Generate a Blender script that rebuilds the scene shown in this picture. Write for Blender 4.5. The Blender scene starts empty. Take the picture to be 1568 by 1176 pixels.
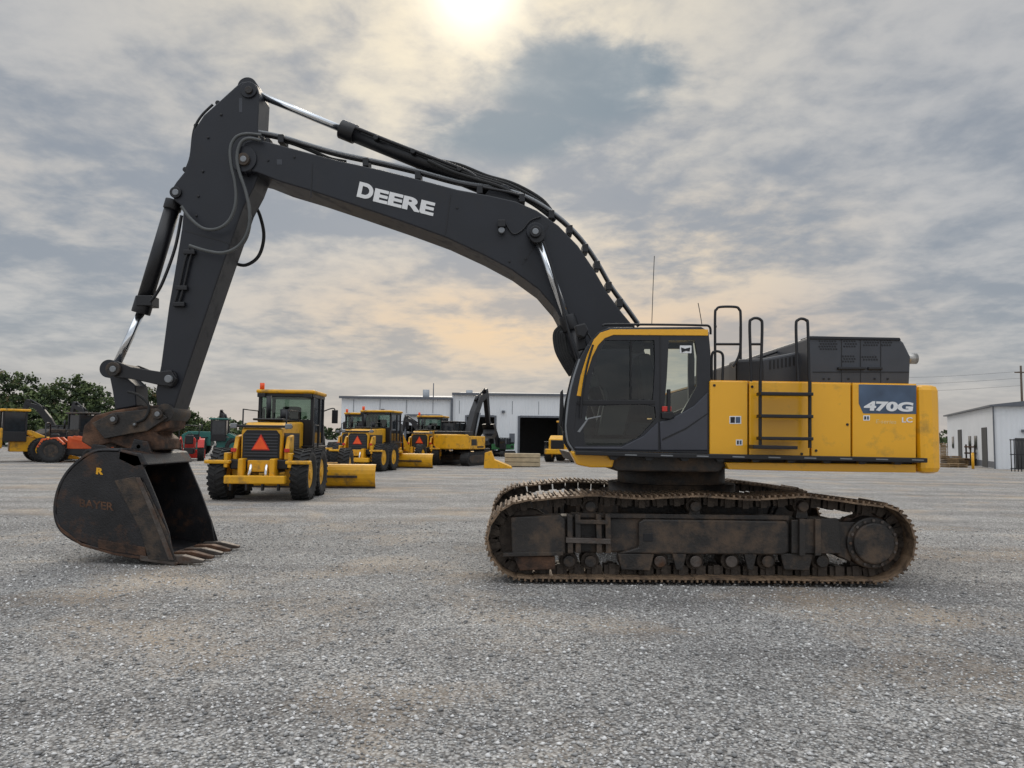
import bpy, math, random
import numpy as np
from mathutils import Vector, Matrix
random.seed(7); rng = np.random.default_rng(7)
scene = bpy.context.scene
scene.view_settings.view_transform = 'Standard'
scene.view_settings.look = 'None'
scene.view_settings.exposure = 0

# ---------------------------------------------------------------- camera
F = 1150.0; CX, CY = 784.0, 588.0; CAMH = 1.8
th = math.radians(4.08); ro = math.radians(0.7)
fwd = Vector((0, math.cos(th), math.sin(th)))
r0 = Vector((1, 0, 0)); u0 = Vector((0, -math.sin(th), math.cos(th)))
RR = r0*math.cos(ro) + u0*math.sin(ro)
UU = -r0*math.sin(ro) + u0*math.cos(ro)
cam_d = bpy.data.cameras.new('camera'); cam = bpy.data.objects.new('camera', cam_d)
scene.collection.objects.link(cam); scene.camera = cam
cam_d.sensor_width = 36; cam_d.lens = F/1568*36; cam_d.clip_end = 6000; cam_d.clip_start = 0.05
m = Matrix((RR, UU, -fwd)).transposed().to_4x4(); m.translation = Vector((0, 0, CAMH))
cam.matrix_world = m

def ray(px, py): return fwd + RR*((px-CX)/F) + UU*((CY-py)/F)
def P(px, py, Y):      # survey point lying on the vertical plane at distance Y
    r = ray(px, py); k = Y/r.y
    return Vector((r.x*k, Y, CAMH + r.z*k))
def G(px, py):         # survey point on the ground
    r = ray(px, py); k = -CAMH/r.z
    return Vector((r.x*k, r.y*k, 0))
def inner(q, Yn, Yf):  # far silhouette edge -> matching near-face edge
    s = Yn/Yf
    return (784+(q[0]-784)/s, 670+(q[1]-670)/s)

# ---------------------------------------------------------------- materials
MATS = {}
def M(name, col, rough=0.5, metal=0.0, var=0.12, scale=4.0, bump=0.0, bscale=40.0, dirt=None, dirt_amt=0.5, dscale=2.5, coat=0.0):
    if name in MATS: return MATS[name]
    mt = bpy.data.materials.new(name); mt.use_nodes = True
    nt = mt.node_tree; N = nt.nodes; L = nt.links
    b = N['Principled BSDF']; b.inputs['Roughness'].default_value = rough; b.inputs['Metallic'].default_value = metal
    if coat: b.inputs['Coat Weight'].default_value = coat; b.inputs['Coat Roughness'].default_value = 0.15
    tc = N.new('ShaderNodeTexCoord')
    n1 = N.new('ShaderNodeTexNoise'); n1.inputs['Scale'].default_value = scale; n1.inputs['Detail'].default_value = 4
    L.new(tc.outputs['Object'], n1.inputs['Vector'])
    rp = N.new('ShaderNodeValToRGB'); L.new(n1.outputs['Fac'], rp.inputs['Fac'])
    rp.color_ramp.elements[0].position = 0.3; rp.color_ramp.elements[1].position = 0.7
    rp.color_ramp.elements[0].color = (*[c*(1-var) for c in col], 1)
    rp.color_ramp.elements[1].color = (*[min(1, c*(1+var)) for c in col], 1)
    out = rp.outputs['Color']
    if dirt:
        n2 = N.new('ShaderNodeTexNoise'); n2.inputs['Scale'].default_value = dscale; n2.inputs['Detail'].default_value = 8
        n2.inputs['Roughness'].default_value = 0.65
        L.new(tc.outputs['Object'], n2.inputs['Vector'])
        r2 = N.new('ShaderNodeValToRGB'); L.new(n2.outputs['Fac'], r2.inputs['Fac'])
        r2.color_ramp.elements[0].position = 0.62-dirt_amt*0.3; r2.color_ramp.elements[1].position = 0.78-dirt_amt*0.25
        r2.color_ramp.elements[0].color = (0, 0, 0, 1); r2.color_ramp.elements[1].color = (1, 1, 1, 1)
        mx = N.new('ShaderNodeMix'); mx.data_type = 'RGBA'
        L.new(r2.outputs['Color'], mx.inputs[0]); L.new(out, mx.inputs[6]); mx.inputs[7].default_value = (*dirt, 1)
        out = mx.outputs[2]
        mr = N.new('ShaderNodeMapRange'); L.new(r2.outputs['Color'], mr.inputs[0]); mr.inputs[3].default_value = rough; mr.inputs[4].default_value = min(1, rough+.25)
        L.new(mr.outputs[0], b.inputs['Roughness'])
    L.new(out, b.inputs['Base Color'])
    if bump:
        n3 = N.new('ShaderNodeTexNoise'); n3.inputs['Scale'].default_value = bscale; n3.inputs['Detail'].default_value = 4
        L.new(tc.outputs['Object'], n3.inputs['Vector'])
        bp = N.new('ShaderNodeBump'); bp.inputs['Strength'].default_value = bump; bp.inputs['Distance'].default_value = 0.02
        L.new(n3.outputs['Fac'], bp.inputs['Height']); L.new(bp.outputs['Normal'], b.inputs['Normal'])
    MATS[name] = mt; return mt

YEL = M('yellow_paint', (0.86, 0.42, 0.007), 0.33, var=0.05, scale=1.5, dirt=(0.50, 0.27, 0.03), dirt_amt=0.16, dscale=3, coat=0.35)
YEL2 = M('yellow_paint_old', (0.76, 0.38, 0.010), 0.42, var=0.08, dirt=(0.25, 0.15, 0.05), dirt_amt=0.32)
DARK = M('dark_paint', (0.0090, 0.0108, 0.0165), 0.45, var=0.15, scale=2.0, dirt=(0.020, 0.021, 0.025), dirt_amt=0.3)
BLACK = M('black_paint', (0.007, 0.007, 0.009), 0.42, var=0.15)
RUB = M('rubber', (0.016, 0.016, 0.016), 0.75, var=0.3, bump=0.3)
HOOD = M('hood_paint', (0.045, 0.049, 0.059), 0.45, var=0.12)
CHROME = M('chrome_rod', (0.72, 0.74, 0.76), 0.18, metal=1.0, var=0.03)
STEEL = M('steel_pipe', (0.22, 0.23, 0.24), 0.4, metal=0.5, var=0.15)
TRK = M('track_shoe_steel', (0.20, 0.135, 0.085), 0.55, metal=0.3, var=0.35, scale=9, bump=0.4, dirt=(0.05, 0.035, 0.026), dirt_amt=0.45, dscale=5)
LINK = M('track_link_steel', (0.055, 0.042, 0.032), 0.6, metal=0.3, var=0.4, scale=12, bump=0.4)
FRM = M('dirty_frame', (0.020, 0.017, 0.015), 0.5, var=0.3, scale=3, bump=0.3, dirt=(0.095, 0.064, 0.042), dirt_amt=0.55, dscale=3.5)
BKT = M('bucket_steel', (0.018, 0.0175, 0.019), 0.36, metal=0.2, var=0.35, scale=4, bump=0.25, dirt=(0.085, 0.040, 0.02), dirt_amt=0.28, dscale=3.0)
RUST = M('rusty_steel', (0.12, 0.06, 0.033), 0.6, metal=0.3, var=0.4, scale=7, bump=0.4, dirt=(0.03, 0.023, 0.02), dirt_amt=0.6)
CUT = M('worn_cutter_steel', (0.10, 0.085, 0.075), 0.45, metal=0.5, var=0.3, scale=8, bump=0.3, dirt=(.10, .045, .02), dirt_amt=.4)
WHT = M('white_decal', (0.80, 0.80, 0.80), 0.5, var=0.03)
BADGE = M('badge_blue', (0.065, 0.10, 0.16), 0.4, var=0.35, scale=3)
SEAT = M('seat_fabric', (0.02, 0.02, 0.024), 0.8)
RED = M('red_plastic', (0.55, 0.03, 0.02), 0.4)
ORG = M('orange_reflector', (0.95, 0.10, 0.015), 0.4)
ORP = M('orange_paint', (0.62, 0.10, 0.02), 0.45)
GRN = M('green_paint', (0.03, 0.16, 0.05), 0.45)
TEAL = M('teal_paint', (0.02, 0.13, 0.11), 0.45)

def glass(name, tint, ior=1.5):
    mt = bpy.data.materials.new(name); mt.use_nodes = True
    nt = mt.node_tree; nt.nodes.clear(); N = nt.nodes; L = nt.links
    o = N.new('ShaderNodeOutputMaterial'); t = N.new('ShaderNodeBsdfTransparent'); t.inputs[0].default_value = (*tint, 1)
    g = N.new('ShaderNodeBsdfGlossy'); g.inputs[0].default_value = (0.8, 0.8, 0.8, 1); g.inputs[1].default_value = 0.0
    mx = N.new('ShaderNodeMixShader'); mx.inputs[0].default_value = ior
    L.new(t.outputs[0], mx.inputs[1]); L.new(g.outputs[0], mx.inputs[2]); L.new(mx.outputs[0], o.inputs[0])
    return mt
GLS = glass('tinted_glass', (0.62, 0.70, 0.66), 0.045)
GLS2 = M('dark_glass', (0.02, 0.025, 0.03), 0.08, var=0.3)

# ---------------------------------------------------------------- builders
def empty(name, loc=(0, 0, 0), rz=0.0):
    e = bpy.data.objects.new(name, None); scene.collection.objects.link(e)
    e.location = loc; e.rotation_euler = (0, 0, rz); e.empty_display_size = 0.3
    return e
import bmesh
def mesh(name, verts, faces, mat, parent=None, bevel=0.0, smooth=False, seg=2):
    me = bpy.data.meshes.new(name); me.from_pydata([tuple(v) for v in verts], [], faces); me.update()
    bm = bmesh.new(); bm.from_mesh(me); bmesh.ops.recalc_face_normals(bm, faces=bm.faces); bm.to_mesh(me); bm.free()
    o = bpy.data.objects.new(name, me); scene.collection.objects.link(o)
    if mat: me.materials.append(mat)
    if parent: o.parent = parent
    if smooth: me.polygons.foreach_set('use_smooth', [True]*len(me.polygons))
    if bevel > 0:
        md = o.modifiers.new('bevel', 'BEVEL'); md.width = bevel; md.segments = seg; md.limit_method = 'ANGLE'; md.angle_limit = math.radians(35)
    return o
def extr(name, pts, axis, lo, hi, mat, parent, bevel=0.0):
    n = len(pts)
    def mk(p, t):
        if axis == 'x': return (t, p[0], p[1])
        if axis == 'y': return (p[0], t, p[1])
        return (p[0], p[1], t)
    v = [mk(p, lo) for p in pts] + [mk(p, hi) for p in pts]
    f = [list(range(n)), list(range(2*n-1, n-1, -1))] + [[i, (i+1) % n, n+(i+1) % n, n+i] for i in range(n)]
    return mesh(name, v, f, mat, parent, bevel)
def XZ(pts, Y): return [(lambda q: (q.x, q.z))(P(a, b, Y)) for a, b in pts]
def prism(name, pts, Y0, Y1, mat, parent, bevel=0.01, Yt=None):
    return extr(name, XZ(pts, Yt or Y0), 'y', Y0, Y1, mat, parent, bevel)
def rect(a, b, c, d): return [(a, b), (c, b), (c, d), (a, d)]
def box(name, x, y, z, mat, parent, bevel=0.01):
    return extr(name, [(x[0], z[0]), (x[1], z[0]), (x[1], z[1]), (x[0], z[1])], 'y', y[0], y[1], mat, parent, bevel)
def cyl(name, a, b, r, mat, parent, seg=28, r2=None, bevel=0.0, smooth=True):
    a = Vector(a); b = Vector(b); d = (b-a).normalized(); r2 = r if r2 is None else r2
    u = d.orthogonal().normalized(); w = d.cross(u)
    v = []
    for c, rad in ((a, r), (b, r2)):
        for i in range(seg):
            t = 2*math.pi*i/seg; v.append(c + (u*math.cos(t)+w*math.sin(t))*rad)
    f = [[i, (i+1) % seg, seg+(i+1) % seg, seg+i] for i in range(seg)] + [list(range(seg-1, -1, -1)), list(range(seg, 2*seg))]
    o = mesh(name, v, f, mat, parent, bevel)
    if smooth: o.data.polygons.foreach_set('use_smooth', [len(p.vertices) == 4 for p in o.data.polygons])
    return o
def disc(name, px, py, rpx, Y0, Y1, mat, parent, bevel=0.008):
    c = P(px, py, Y0); s = rpx*Y0/F
    return cyl(name, c, (c.x, Y1, c.z), s, mat, parent, 32, bevel=bevel)
def catmull(pts, k=6):
    pts = [Vector(p) for p in pts]; n = len(pts)
    if n < 3: return pts
    o = []
    for i in range(n-1):
        p0 = pts[max(i-1, 0)]; p1 = pts[i]; p2 = pts[i+1]; p3 = pts[min(i+2, n-1)]
        for j in range(k):
            t = j/k
            o.append(0.5*((2*p1)+(p2-p0)*t+(2*p0-5*p1+4*p2-p3)*t*t+(3*p1-p0-3*p2+p3)*t**3))
    o.append(pts[-1]); return o
def tube(name, pts, r, mat, parent, smooth=True):
    pts = catmull(pts) if smooth else [Vector(p) for p in pts]
    cu = bpy.data.curves.new(name, 'CURVE'); cu.dimensions = '3D'; cu.bevel_depth = r; cu.bevel_resolution = 3; cu.use_fill_caps = True
    s = cu.splines.new('POLY'); s.points.add(len(pts)-1)
    for i, p in enumerate(pts): s.points[i].co = (*p, 1)
    cu.materials.append(mat)
    o = bpy.data.objects.new(name, cu); scene.collection.objects.link(o); o.parent = parent
    return o
def ptube(name, pts, Y, rpx, mat, parent, smooth=True):
    return tube(name, [P(p[0], p[1], p[2] if len(p) > 2 else Y) for p in pts], rpx*Y/F, mat, parent, smooth)
def tomesh(o):
    bpy.context.view_layer.update()
    dg = bpy.context.evaluated_depsgraph_get()
    return bpy.data.meshes.new_from_object(o.evaluated_get(dg))
def plate(name, outer, holes, y, th_, mat, parent, bevel=0.0, world=False):
    cu = bpy.data.curves.new(name, 'CURVE'); cu.dimensions = '2D'; cu.fill_mode = 'BOTH'; cu.extrude = th_/2
    for loop in [outer]+holes:
        q = loop if world else XZ(loop, y)
        s = cu.splines.new('POLY'); s.points.add(len(q)-1); s.use_cyclic_u = True
        for i, p in enumerate(q): s.points[i].co = (p[0], p[1], 0, 1)
    t = bpy.data.objects.new(name, cu); scene.collection.objects.link(t)
    me = tomesh(t); bpy.data.objects.remove(t)
    me.transform(Matrix.Rotation(math.pi/2, 4, 'X')); me.transform(Matrix.Translation((0, y+th_/2, 0)))
    me.materials.clear(); me.materials.append(mat)
    o = bpy.data.objects.new(name, me); scene.collection.objects.link(o); o.parent = parent
    return o
def pane(name, pts, Y, mat, parent):
    q = XZ(pts, Y)
    return mesh(name, [(a, Y, b) for a, b in q], [list(range(len(q)))], mat, parent)
def text(name, s, bl, br, tl, Y, mat, parent, weight=0.02, th_=0.004):
    cu = bpy.data.curves.new(name, 'FONT'); cu.body = s; cu.size = 1; cu.extrude = 0.01; cu.offset = weight
    t = bpy.data.objects.new(name, cu); scene.collection.objects.link(t)
    me = tomesh(t); bpy.data.objects.remove(t)
    n = len(me.vertices); co = np.empty(n*3); me.vertices.foreach_get('co', co); co = co.reshape(n, 3)
    mn, mxx = co.min(0), co.max(0)
    for i, v in enumerate(me.vertices):
        a = (co[i, 0]-mn[0])/(mxx[0]-mn[0]); b = (co[i, 1]-mn[1])/(mxx[1]-mn[1])
        px = bl[0]+(br[0]-bl[0])*a+(tl[0]-bl[0])*b; py = bl[1]+(br[1]-bl[1])*a+(tl[1]-bl[1])*b
        w = P(px, py, Y); w.y = Y - (th_ if co[i, 2] > 0 else 0); v.co = w
    me.materials.clear(); me.materials.append(mat)
    o = bpy.data.objects.new(name, me); scene.collection.objects.link(o); o.parent = parent
    return o

# ================================================================= EXCAVATOR
EX = empty('excavator')

# ---------- boom
BN, BF = 10.82, 11.58
top = [(362, 240), (364, 228), (376, 217), (392, 212), (415, 218), (470, 233), (520, 246), (580, 259), (640, 274), (700, 290), (750, 299), (790, 308),
       (822, 322), (855, 345), (885, 376), (908, 410), (930, 448), (952, 478), (972, 502), (990, 545), (996, 600), (990, 650)]
bot = [(945, 655), (925, 620), (898, 580), (876, 545), (862, 515), (846, 486), (822, 458), (785, 431), (742, 408), (690, 384), (630, 362), (560, 338), (500, 318), (450, 303), (420, 291), (404, 287)]
boom_pts = top + [inner(q, BN, BF) for q in bot] + [(376, 268)]
prism('boom', boom_pts, BN, BF, DARK, EX, 0.018)
for a in ((478, 252, 476, 303), (690, 298, 682, 358), (840, 345, 800, 405)):
    prism('boom_weld_seam', [(a[0]-.8, a[1]), (a[0]+.8, a[1]), (a[2]+.8, a[3]), (a[2]-.8, a[3])], BN-0.005, BN, BLACK, EX, 0)
disc('boom_tip_boss', 372, 243, 21, BN-0.03, BF+0.03, DARK, EX)
disc('boom_tip_pin', 372, 243, 10, BN-0.07, BF+0.07, FRM, EX)
disc('boom_tip_pin_cap', 372, 243, 5, BN-0.085, BN, STEEL, EX)
disc('boom_cylinder_boss', 820, 354, 14, BN-0.08, BF+0.08, DARK, EX)
disc('boom_cylinder_pin', 820, 354, 9, BN-0.30, BF+0.30, BLACK, EX)
disc('boom_cylinder_pin_cap', 820, 354, 5, BN-0.315, BN, STEEL, EX)
prism('boom_lamp', rect(762, 336, 774, 347), BN-0.12, BN-0.02, BLACK, EX)
disc('boom_lamp_lens', 768, 352, 5, BN-0.10, BN-0.03, STEEL, EX)
ptube('boom_lamp_wire', [(774, 342), (786, 358), (800, 352), (812, 338), (828, 332)], BN-.03, 1.3, BLACK, EX)
for q in ((410, 245), (450, 240), (700, 318), (780, 400), (805, 396)): disc('boom_fastener', q[0], q[1], 1.8, BN-0.015, BN, BLACK, EX, .003)
prism('boom_decal', rect(424, 244, 432, 252), BN-.003, BN, HOOD, EX, 0)
text('boom_letter_large', 'D', (546, 301), (569, 307), (551, 278), BN-0.002, WHT, EX, 0.045)
text('boom_lettering', 'EERE', (571, 308), (663, 331), (575, 288), BN-0.002, WHT, EX, 0.045)
for k, (dy, Yk) in enumerate(((-6, 10.9), (-9, 11.0), (-4, 11.35))):
    ptube('boom_hydraulic_line', [(395, 210+dy), (430, 217+dy), (470, 229+dy), (520, 243+dy), (580, 256+dy), (640, 270+dy), (700, 286+dy), (750, 295+dy), (792, 304+dy),
          (826, 320+dy), (860, 344+dy), (890, 374+dy), (914, 408+dy), (936, 446+dy), (958, 476+dy), (978, 504+dy)], Yk, 2.4, STEEL if k == 1 else BLACK, EX)
for q in ((430, 214), (560, 250), (640, 270), (735, 292), (800, 305), (845, 330), (873, 353), (897, 382), (915, 408), (933, 440), (950, 466)):
    prism('line_clamp', rect(q[0]-5, q[1]-9, q[0]+4, q[1]+4), 10.84, 11.1, BLACK, EX, 0.01)
for k in range(4):
    ptube('boom_top_hose', [(655+k*6, 246), (690+k*5, 262-k*3), (730+k*5, 275-k*2), (770+k*6, 288-k*2), (815+k*5, 312-k*2), (850, 338-k*2)], 10.95+k*0.1, 2.8, RUB, EX)
ptube('boom_tip_hose', [(430, 214), (455, 222), (480, 232), (505, 243), (530, 248)], 10.95, 3, RUB, EX)

# ---------- arm cylinder (on top of boom)
CYY = 11.2
def hyd(name, rodA, rodB, barB, Y, rr, br, parent):
    a, b, c = P(*rodA, Y), P(*rodB, Y), P(*barB, Y)
    cyl(name+'_rod', a, b, rr*Y/F, CHROME, parent)
    d = (c-b).normalized()
    cyl(name+'_barrel', b, c, br*Y/F, BLACK, parent)
    cyl(name+'_gland', b-d*0.02, b+d*0.22, br*1.2*Y/F, BLACK, parent, bevel=0.01)
    cyl(name+'_head', c-d*0.1, c+d*0.05, br*1.15*Y/F, BLACK, parent, bevel=0.01)
    cyl(name+'_rod_eye', a-Vector((0, .16, 0)), a+Vector((0, .16, 0)), br*1.2*Y/F, DARK, parent)
hyd('arm_cylinder', (384, 140), (524, 198), (772, 299), CYY, 5.5, 12.5, EX)
ptube('arm_cylinder_pipe', [(545, 196), (600, 218), (660, 241), (712, 261), (735, 276)], 11.05, 3, BLACK, EX)
for q in ((575, 222), (632, 243), (703, 270)):
    disc('arm_cylinder_clamp', q[0], q[1]-12, 4, 10.98, 11.1, BLACK, EX)
prism('arm_cylinder_bracket', [(740, 300), (755, 284), (775, 282), (796, 305), (796, 312)], 10.98, 11.42, DARK, EX)

# ---------- arm
AN, AF = 10.95, 11.45
arm = [(362, 131), (370, 125), (382, 124), (393, 130), (397, 143), (394, 200), (398, 262), (388, 288),
       (372, 318), (343, 400), (312, 490), (283, 575), (268, 620), (262, 640), (242, 646), (238, 600), (246, 560),
       (258, 470), (270, 400), (278, 350), (281, 318), (266, 306), (262, 290), (270, 278), (283, 262), (290, 240), (296, 200), (312, 176), (330, 160)]
prism('arm', arm, AN, AF, DARK, EX, 0.018)
disc('arm_top_boss', 380, 137, 13, AN-0.03, AF+0.03, DARK, EX)
disc('arm_top_pin', 380, 137, 6, AN-0.06, AF+0.06, FRM, EX)
disc('bucket_cylinder_boss', 268, 294, 9, AN-0.04, AF+0.04, BLACK, EX)
disc('bucket_cylinder_pin_cap', 268, 294, 5, AN-0.06, AN, STEEL, EX)
disc('arm_link_boss', 257, 580, 14, AN-0.06, AF+0.06, BLACK, EX)
disc('arm_link_cap', 257, 580, 6, AN-0.16, AN, STEEL, EX)
disc('arm_end_boss', 252, 632, 14, AN-0.05, AF+0.05, FRM, EX)
for q in ((300, 195), (333, 160), (283, 262)):
    disc('arm_lug', q[0], q[1]-3, 4, AN+0.05, AF-0.05, BLACK, EX)
ptube('arm_edge_pipe', [(326, 160), (308, 178), (297, 200), (292, 240), (284, 262)], 11.0, 2, BLACK, EX)
for q in ((318, 210), (310, 262), (303, 300), (338, 175), (300, 330)):
    disc('arm_bolt', q[0], q[1], 2, AN-0.02, AN, BLACK, EX)
prism('arm_decal', rect(366, 150, 371, 172), AN-.003, AN, HOOD, EX, 0)
prism('arm_seam', [(283, 352), (353, 372), (353, 374), (283, 354)], AN-.004, AN, BLACK, EX, 0)
for d in (0, 7):
    ptube('arm_hard_line', [(290+d, 380), (283+d, 400), (274+d, 440), (266+d, 468)], AN-0.04, 2, BLACK, EX)
for q in ((284, 385), (272, 440), (268, 465)):
    prism('arm_line_clamp', rect(q[0]-4, q[1]-3, q[0]+14, q[1]+4), AN-0.07, AN, BLACK, EX)
HOSE = M('hose_grey', (0.085, 0.09, 0.09), 0.45, var=0.2)
ptube('arm_hose', [(400, 207), (378, 205), (362, 210), (353, 226), (354, 252), (360, 280), (361, 310), (352, 336), (334, 350), (312, 350), (292, 335), (278, 316)], AN-0.16, 2.6, HOSE, EX)
ptube('arm_hose', [(400, 215), (380, 212), (368, 220), (363, 240), (366, 262), (376, 292), (382, 322), (380, 352), (366, 376), (342, 387), (316, 384), (290, 376)], AN-0.20, 2.6, HOSE, EX)
ptube('arm_hose', [(400, 222, 11.6), (388, 262, 11.6), (385, 300, 11.6), (398, 330, 11.6), (404, 362, 11.6), (396, 392, 11.6), (376, 406, 11.6), (356, 402, 11.6)], 11.6, 2.6, RUB, EX)
ptube('arm_hose', [(388, 250, 11.5), (385, 290, 11.5), (384, 330, 11.5), (378, 362, 11.5), (364, 384, 11.5)], 11.5, 2.6, HOSE, EX)
for k in range(3):
    prism('hose_fitting', rect(388+k*9, 207+k*2, 395+k*9, 228), 10.85, 11.0, BLACK, EX)

# ---------- bucket cylinder and linkage
hyd('bucket_cylinder', (175, 566), (216, 478), (266, 312), 11.2, 6, 11.5, EX)
ptube('bucket_cylinder_pipe', [(278, 330), (268, 380), (250, 430), (238, 452), (230, 462)], 11.05, 2.4, BLACK, EX)
prism('bucket_cylinder_port', rect(208, 452, 232, 468), 11.05, 11.3, BLACK, EX)
for Y0 in (10.84, 11.48):
    prism('side_link', [(165, 556), (178, 553), (200, 562), (245, 569), (262, 567), (270, 580), (262, 592), (245, 590), (200, 580), (176, 578), (164, 570)], Y0, Y0+0.07, BLACK, EX, 0.01, Yt=10.84)
prism('bucket_link', [(164, 560), (185, 556), (190, 575), (207, 590), (208, 622), (176, 628), (172, 600)], 11.0, 11.4, DARK, EX, 0.02)
disc('link_pin', 172, 565, 11, 10.79, 11.6, FRM, EX)
disc('link_pin_cap', 172, 565, 5, 10.775, 10.8, STEEL, EX)

# ---------- quick coupler
prism('quick_coupler', [(128, 652), (145, 636), (175, 628), (215, 622), (246, 620), (262, 634), (258, 655), (238, 662), (250, 672), (250, 688), (222, 692), (196, 688), (170, 678), (140, 686), (124, 676)], 10.92, 11.48, RUST, EX, 0.02)
for Y0 in (10.86, 11.48):
    prism('coupler_side_plate', [(140, 648), (172, 632), (240, 625), (256, 640), (225, 660), (200, 664), (160, 672)], Y0, Y0+0.06, FRM, EX, 0.01, Yt=10.86)
for q in ((172, 642, 8), (240, 634, 8), (152, 694, 8), (212, 684, 8), (205, 650, 4)):
    disc('coupler_pin', q[0], q[1], q[2], 10.82, 11.55, FRM, EX)
    disc('coupler_pin_cap', q[0], q[1], q[2]*0.5, 10.80, 10.85, STEEL, EX)
ptube('coupler_hose', [(196, 600), (214, 606), (228, 622), (222, 640), (206, 648)], 10.84, 2, RUB, EX)

# ---------- bucket
KN, KF = 10.42, 11.92
BK = EX
side = [(150, 690), (128, 700), (104, 722), (89, 750), (84, 784), (94, 812), (125, 832), (175, 846), (222, 853), (266, 860), (258, 815), (240, 765), (222, 722), (212, 698), (182, 690)]
for Y0 in (KN, KF-0.04):
    prism('bucket_side_plate', side, Y0, Y0+0.04, BKT, BK, 0.008, Yt=KN)
    prism('bucket_side_cutter', [(176, 736), (206, 730), (222, 740), (256, 812), (271, 861), (228, 856), (215, 810)], Y0-0.022 if Y0 == KN else Y0+0.04, Y0 if Y0 == KN else Y0+0.062, BKT if Y0 != KN else FRM, BK, 0.006, Yt=KN)
prism('bucket_side_ridge', [(207, 731), (214, 731), (240, 790), (266, 858), (258, 858), (232, 790)], KN-.04, KN-.022, CUT, BK, .006)
sh = XZ([(182, 690), (150, 690), (128, 700), (104, 722), (89, 750), (84, 784), (94, 812), (125, 832), (175, 846), (222, 853), (268, 862)], KN)
v = []; f = []
dens = [tuple(p) for p in catmull([(a, 0, b) for a, b in sh], 5)]
for p in dens: v += [(p[0], KN, p[2]), (p[0], KF, p[2])]
for i in range(len(dens)-1): f.append([2*i, 2*i+2, 2*i+3, 2*i+1])
o = mesh('bucket_shell', v, f, BKT, BK, smooth=True); md = o.modifiers.new('s', 'SOLIDIFY'); md.thickness = 0.045; md.offset = 0
for i in range(3):
    prism('bucket_wear_strip', [(86, 798), (94, 814), (125, 836), (175, 850), (222, 857), (222, 853), (175, 846), (125, 832), (94, 808)], KN-0.01+i*0.72, KN+0.09+i*0.72, RUST, BK, 0.005, Yt=KN)
prism('bucket_heel_plate', [(150, 826), (222, 838), (224, 852), (175, 845), (150, 839)], KN-0.015, KN, RUST, BK, 0.005)
prism('bucket_lip', [(215, 850), (268, 858), (274, 862), (270, 866), (215, 858)], KN-0.02, KF+0.02, CUT, BK, 0.006, Yt=KN)
prism('bucket_top_beam', [(182, 688), (216, 694), (226, 712), (205, 716), (180, 704)], KN, KF, BKT, BK, 0.02, Yt=KN)
for Y0 in (10.80, 11.46):
    prism('bucket_ear', [(134, 696), (142, 680), (160, 682), (176, 690), (200, 686), (205, 672), (226, 676), (232, 694), (220, 716), (150, 712)], Y0, Y0+0.07, BKT, BK, 0.01, Yt=10.8)
for i in range(5):
    Yc = KN+0.07+i*(KF-KN-0.14)/4
    a = P(262, 858, KN); z0 = a.z; x0 = a.x
    w = 0.08
    vv = [(x0-0.12, Yc-w, z0+0.06), (x0-0.12, Yc+w, z0+0.06), (x0-0.12, Yc+w, z0-0.05), (x0-0.12, Yc-w, z0-0.05),
          (x0+0.14, Yc-w*.85, z0+0.065), (x0+0.14, Yc+w*.85, z0+0.065), (x0+0.14, Yc+w*.85, z0-0.05), (x0+0.14, Yc-w*.85, z0-0.05),
          (x0+0.42, Yc-w*.6, z0+0.0), (x0+0.42, Yc+w*.6, z0+0.0), (x0+0.42, Yc+w*.6, z0-0.035), (x0+0.42, Yc-w*.6, z0-0.035)]
    ff = [[0, 1, 2, 3], [0, 4, 5, 1], [1, 5, 6, 2], [2, 6, 7, 3], [3, 7, 4, 0], [4, 8, 9, 5], [5, 9, 10, 6], [6, 10, 11, 7], [7, 11, 8, 4], [8, 11, 10, 9]]
    mesh('bucket_tooth', vv, ff, RUST if i % 2 else CUT, BK, 0.01)
text('bucket_stencil', 'R', (147, 726), (158, 727), (148, 716), KN-0.001, YEL2, BK, 0.05)
text('bucket_raised_lettering', 'BAYER', (122, 776), (174, 782), (122, 764), KN-0.001, RUST, BK, 0.02)

# ---------- boom cylinders
for dy, nm in ((0.0, 'near'), (1.10, 'far')):
    Yc = 10.66+dy
    a, b, c = P(822, 362, 10.66), P(868, 486, 10.66), P(936, 676, 10.66)
    for q in (a, b, c): q.y = Yc
    if nm == 'near': c.y += .03
    d = (c-b).normalized()
    cyl('boom_cylinder_rod_'+nm, a, b, 0.055, CHROME, EX)
    cyl('boom_cylinder_barrel_'+nm, b, c, 0.105, BLACK, EX)
    cyl('boom_cylinder_gland_'+nm, b-d*0.02, b+d*0.2, 0.125, BLACK, EX, bevel=0.01)
    cyl('boom_cylinder_eye_'+nm, (a.x, Yc-.09, a.z), (a.x, Yc+.09, a.z), 0.11, BLACK, EX)
ptube('boom_cylinder_pipe', [(832, 370), (845, 410), (856, 450), (866, 490), (880, 540), (890, 570)], 10.5, 2.2, BLACK, EX)
for k in range(5):
    ptube('boom_foot_hose', [(862+k*5, 498+k*2), (850+k*4, 510), (852+k*4, 535), (862+k*4, 556), (874+k*3, 575)], 10.72-k*0.01, 3.4, RUB, EX)
prism('boom_foot_valve', [(856, 507), (884, 496), (898, 512), (894, 540), (878, 552), (864, 534)], 10.66, 10.80, BLACK, EX, 0.03)

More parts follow.
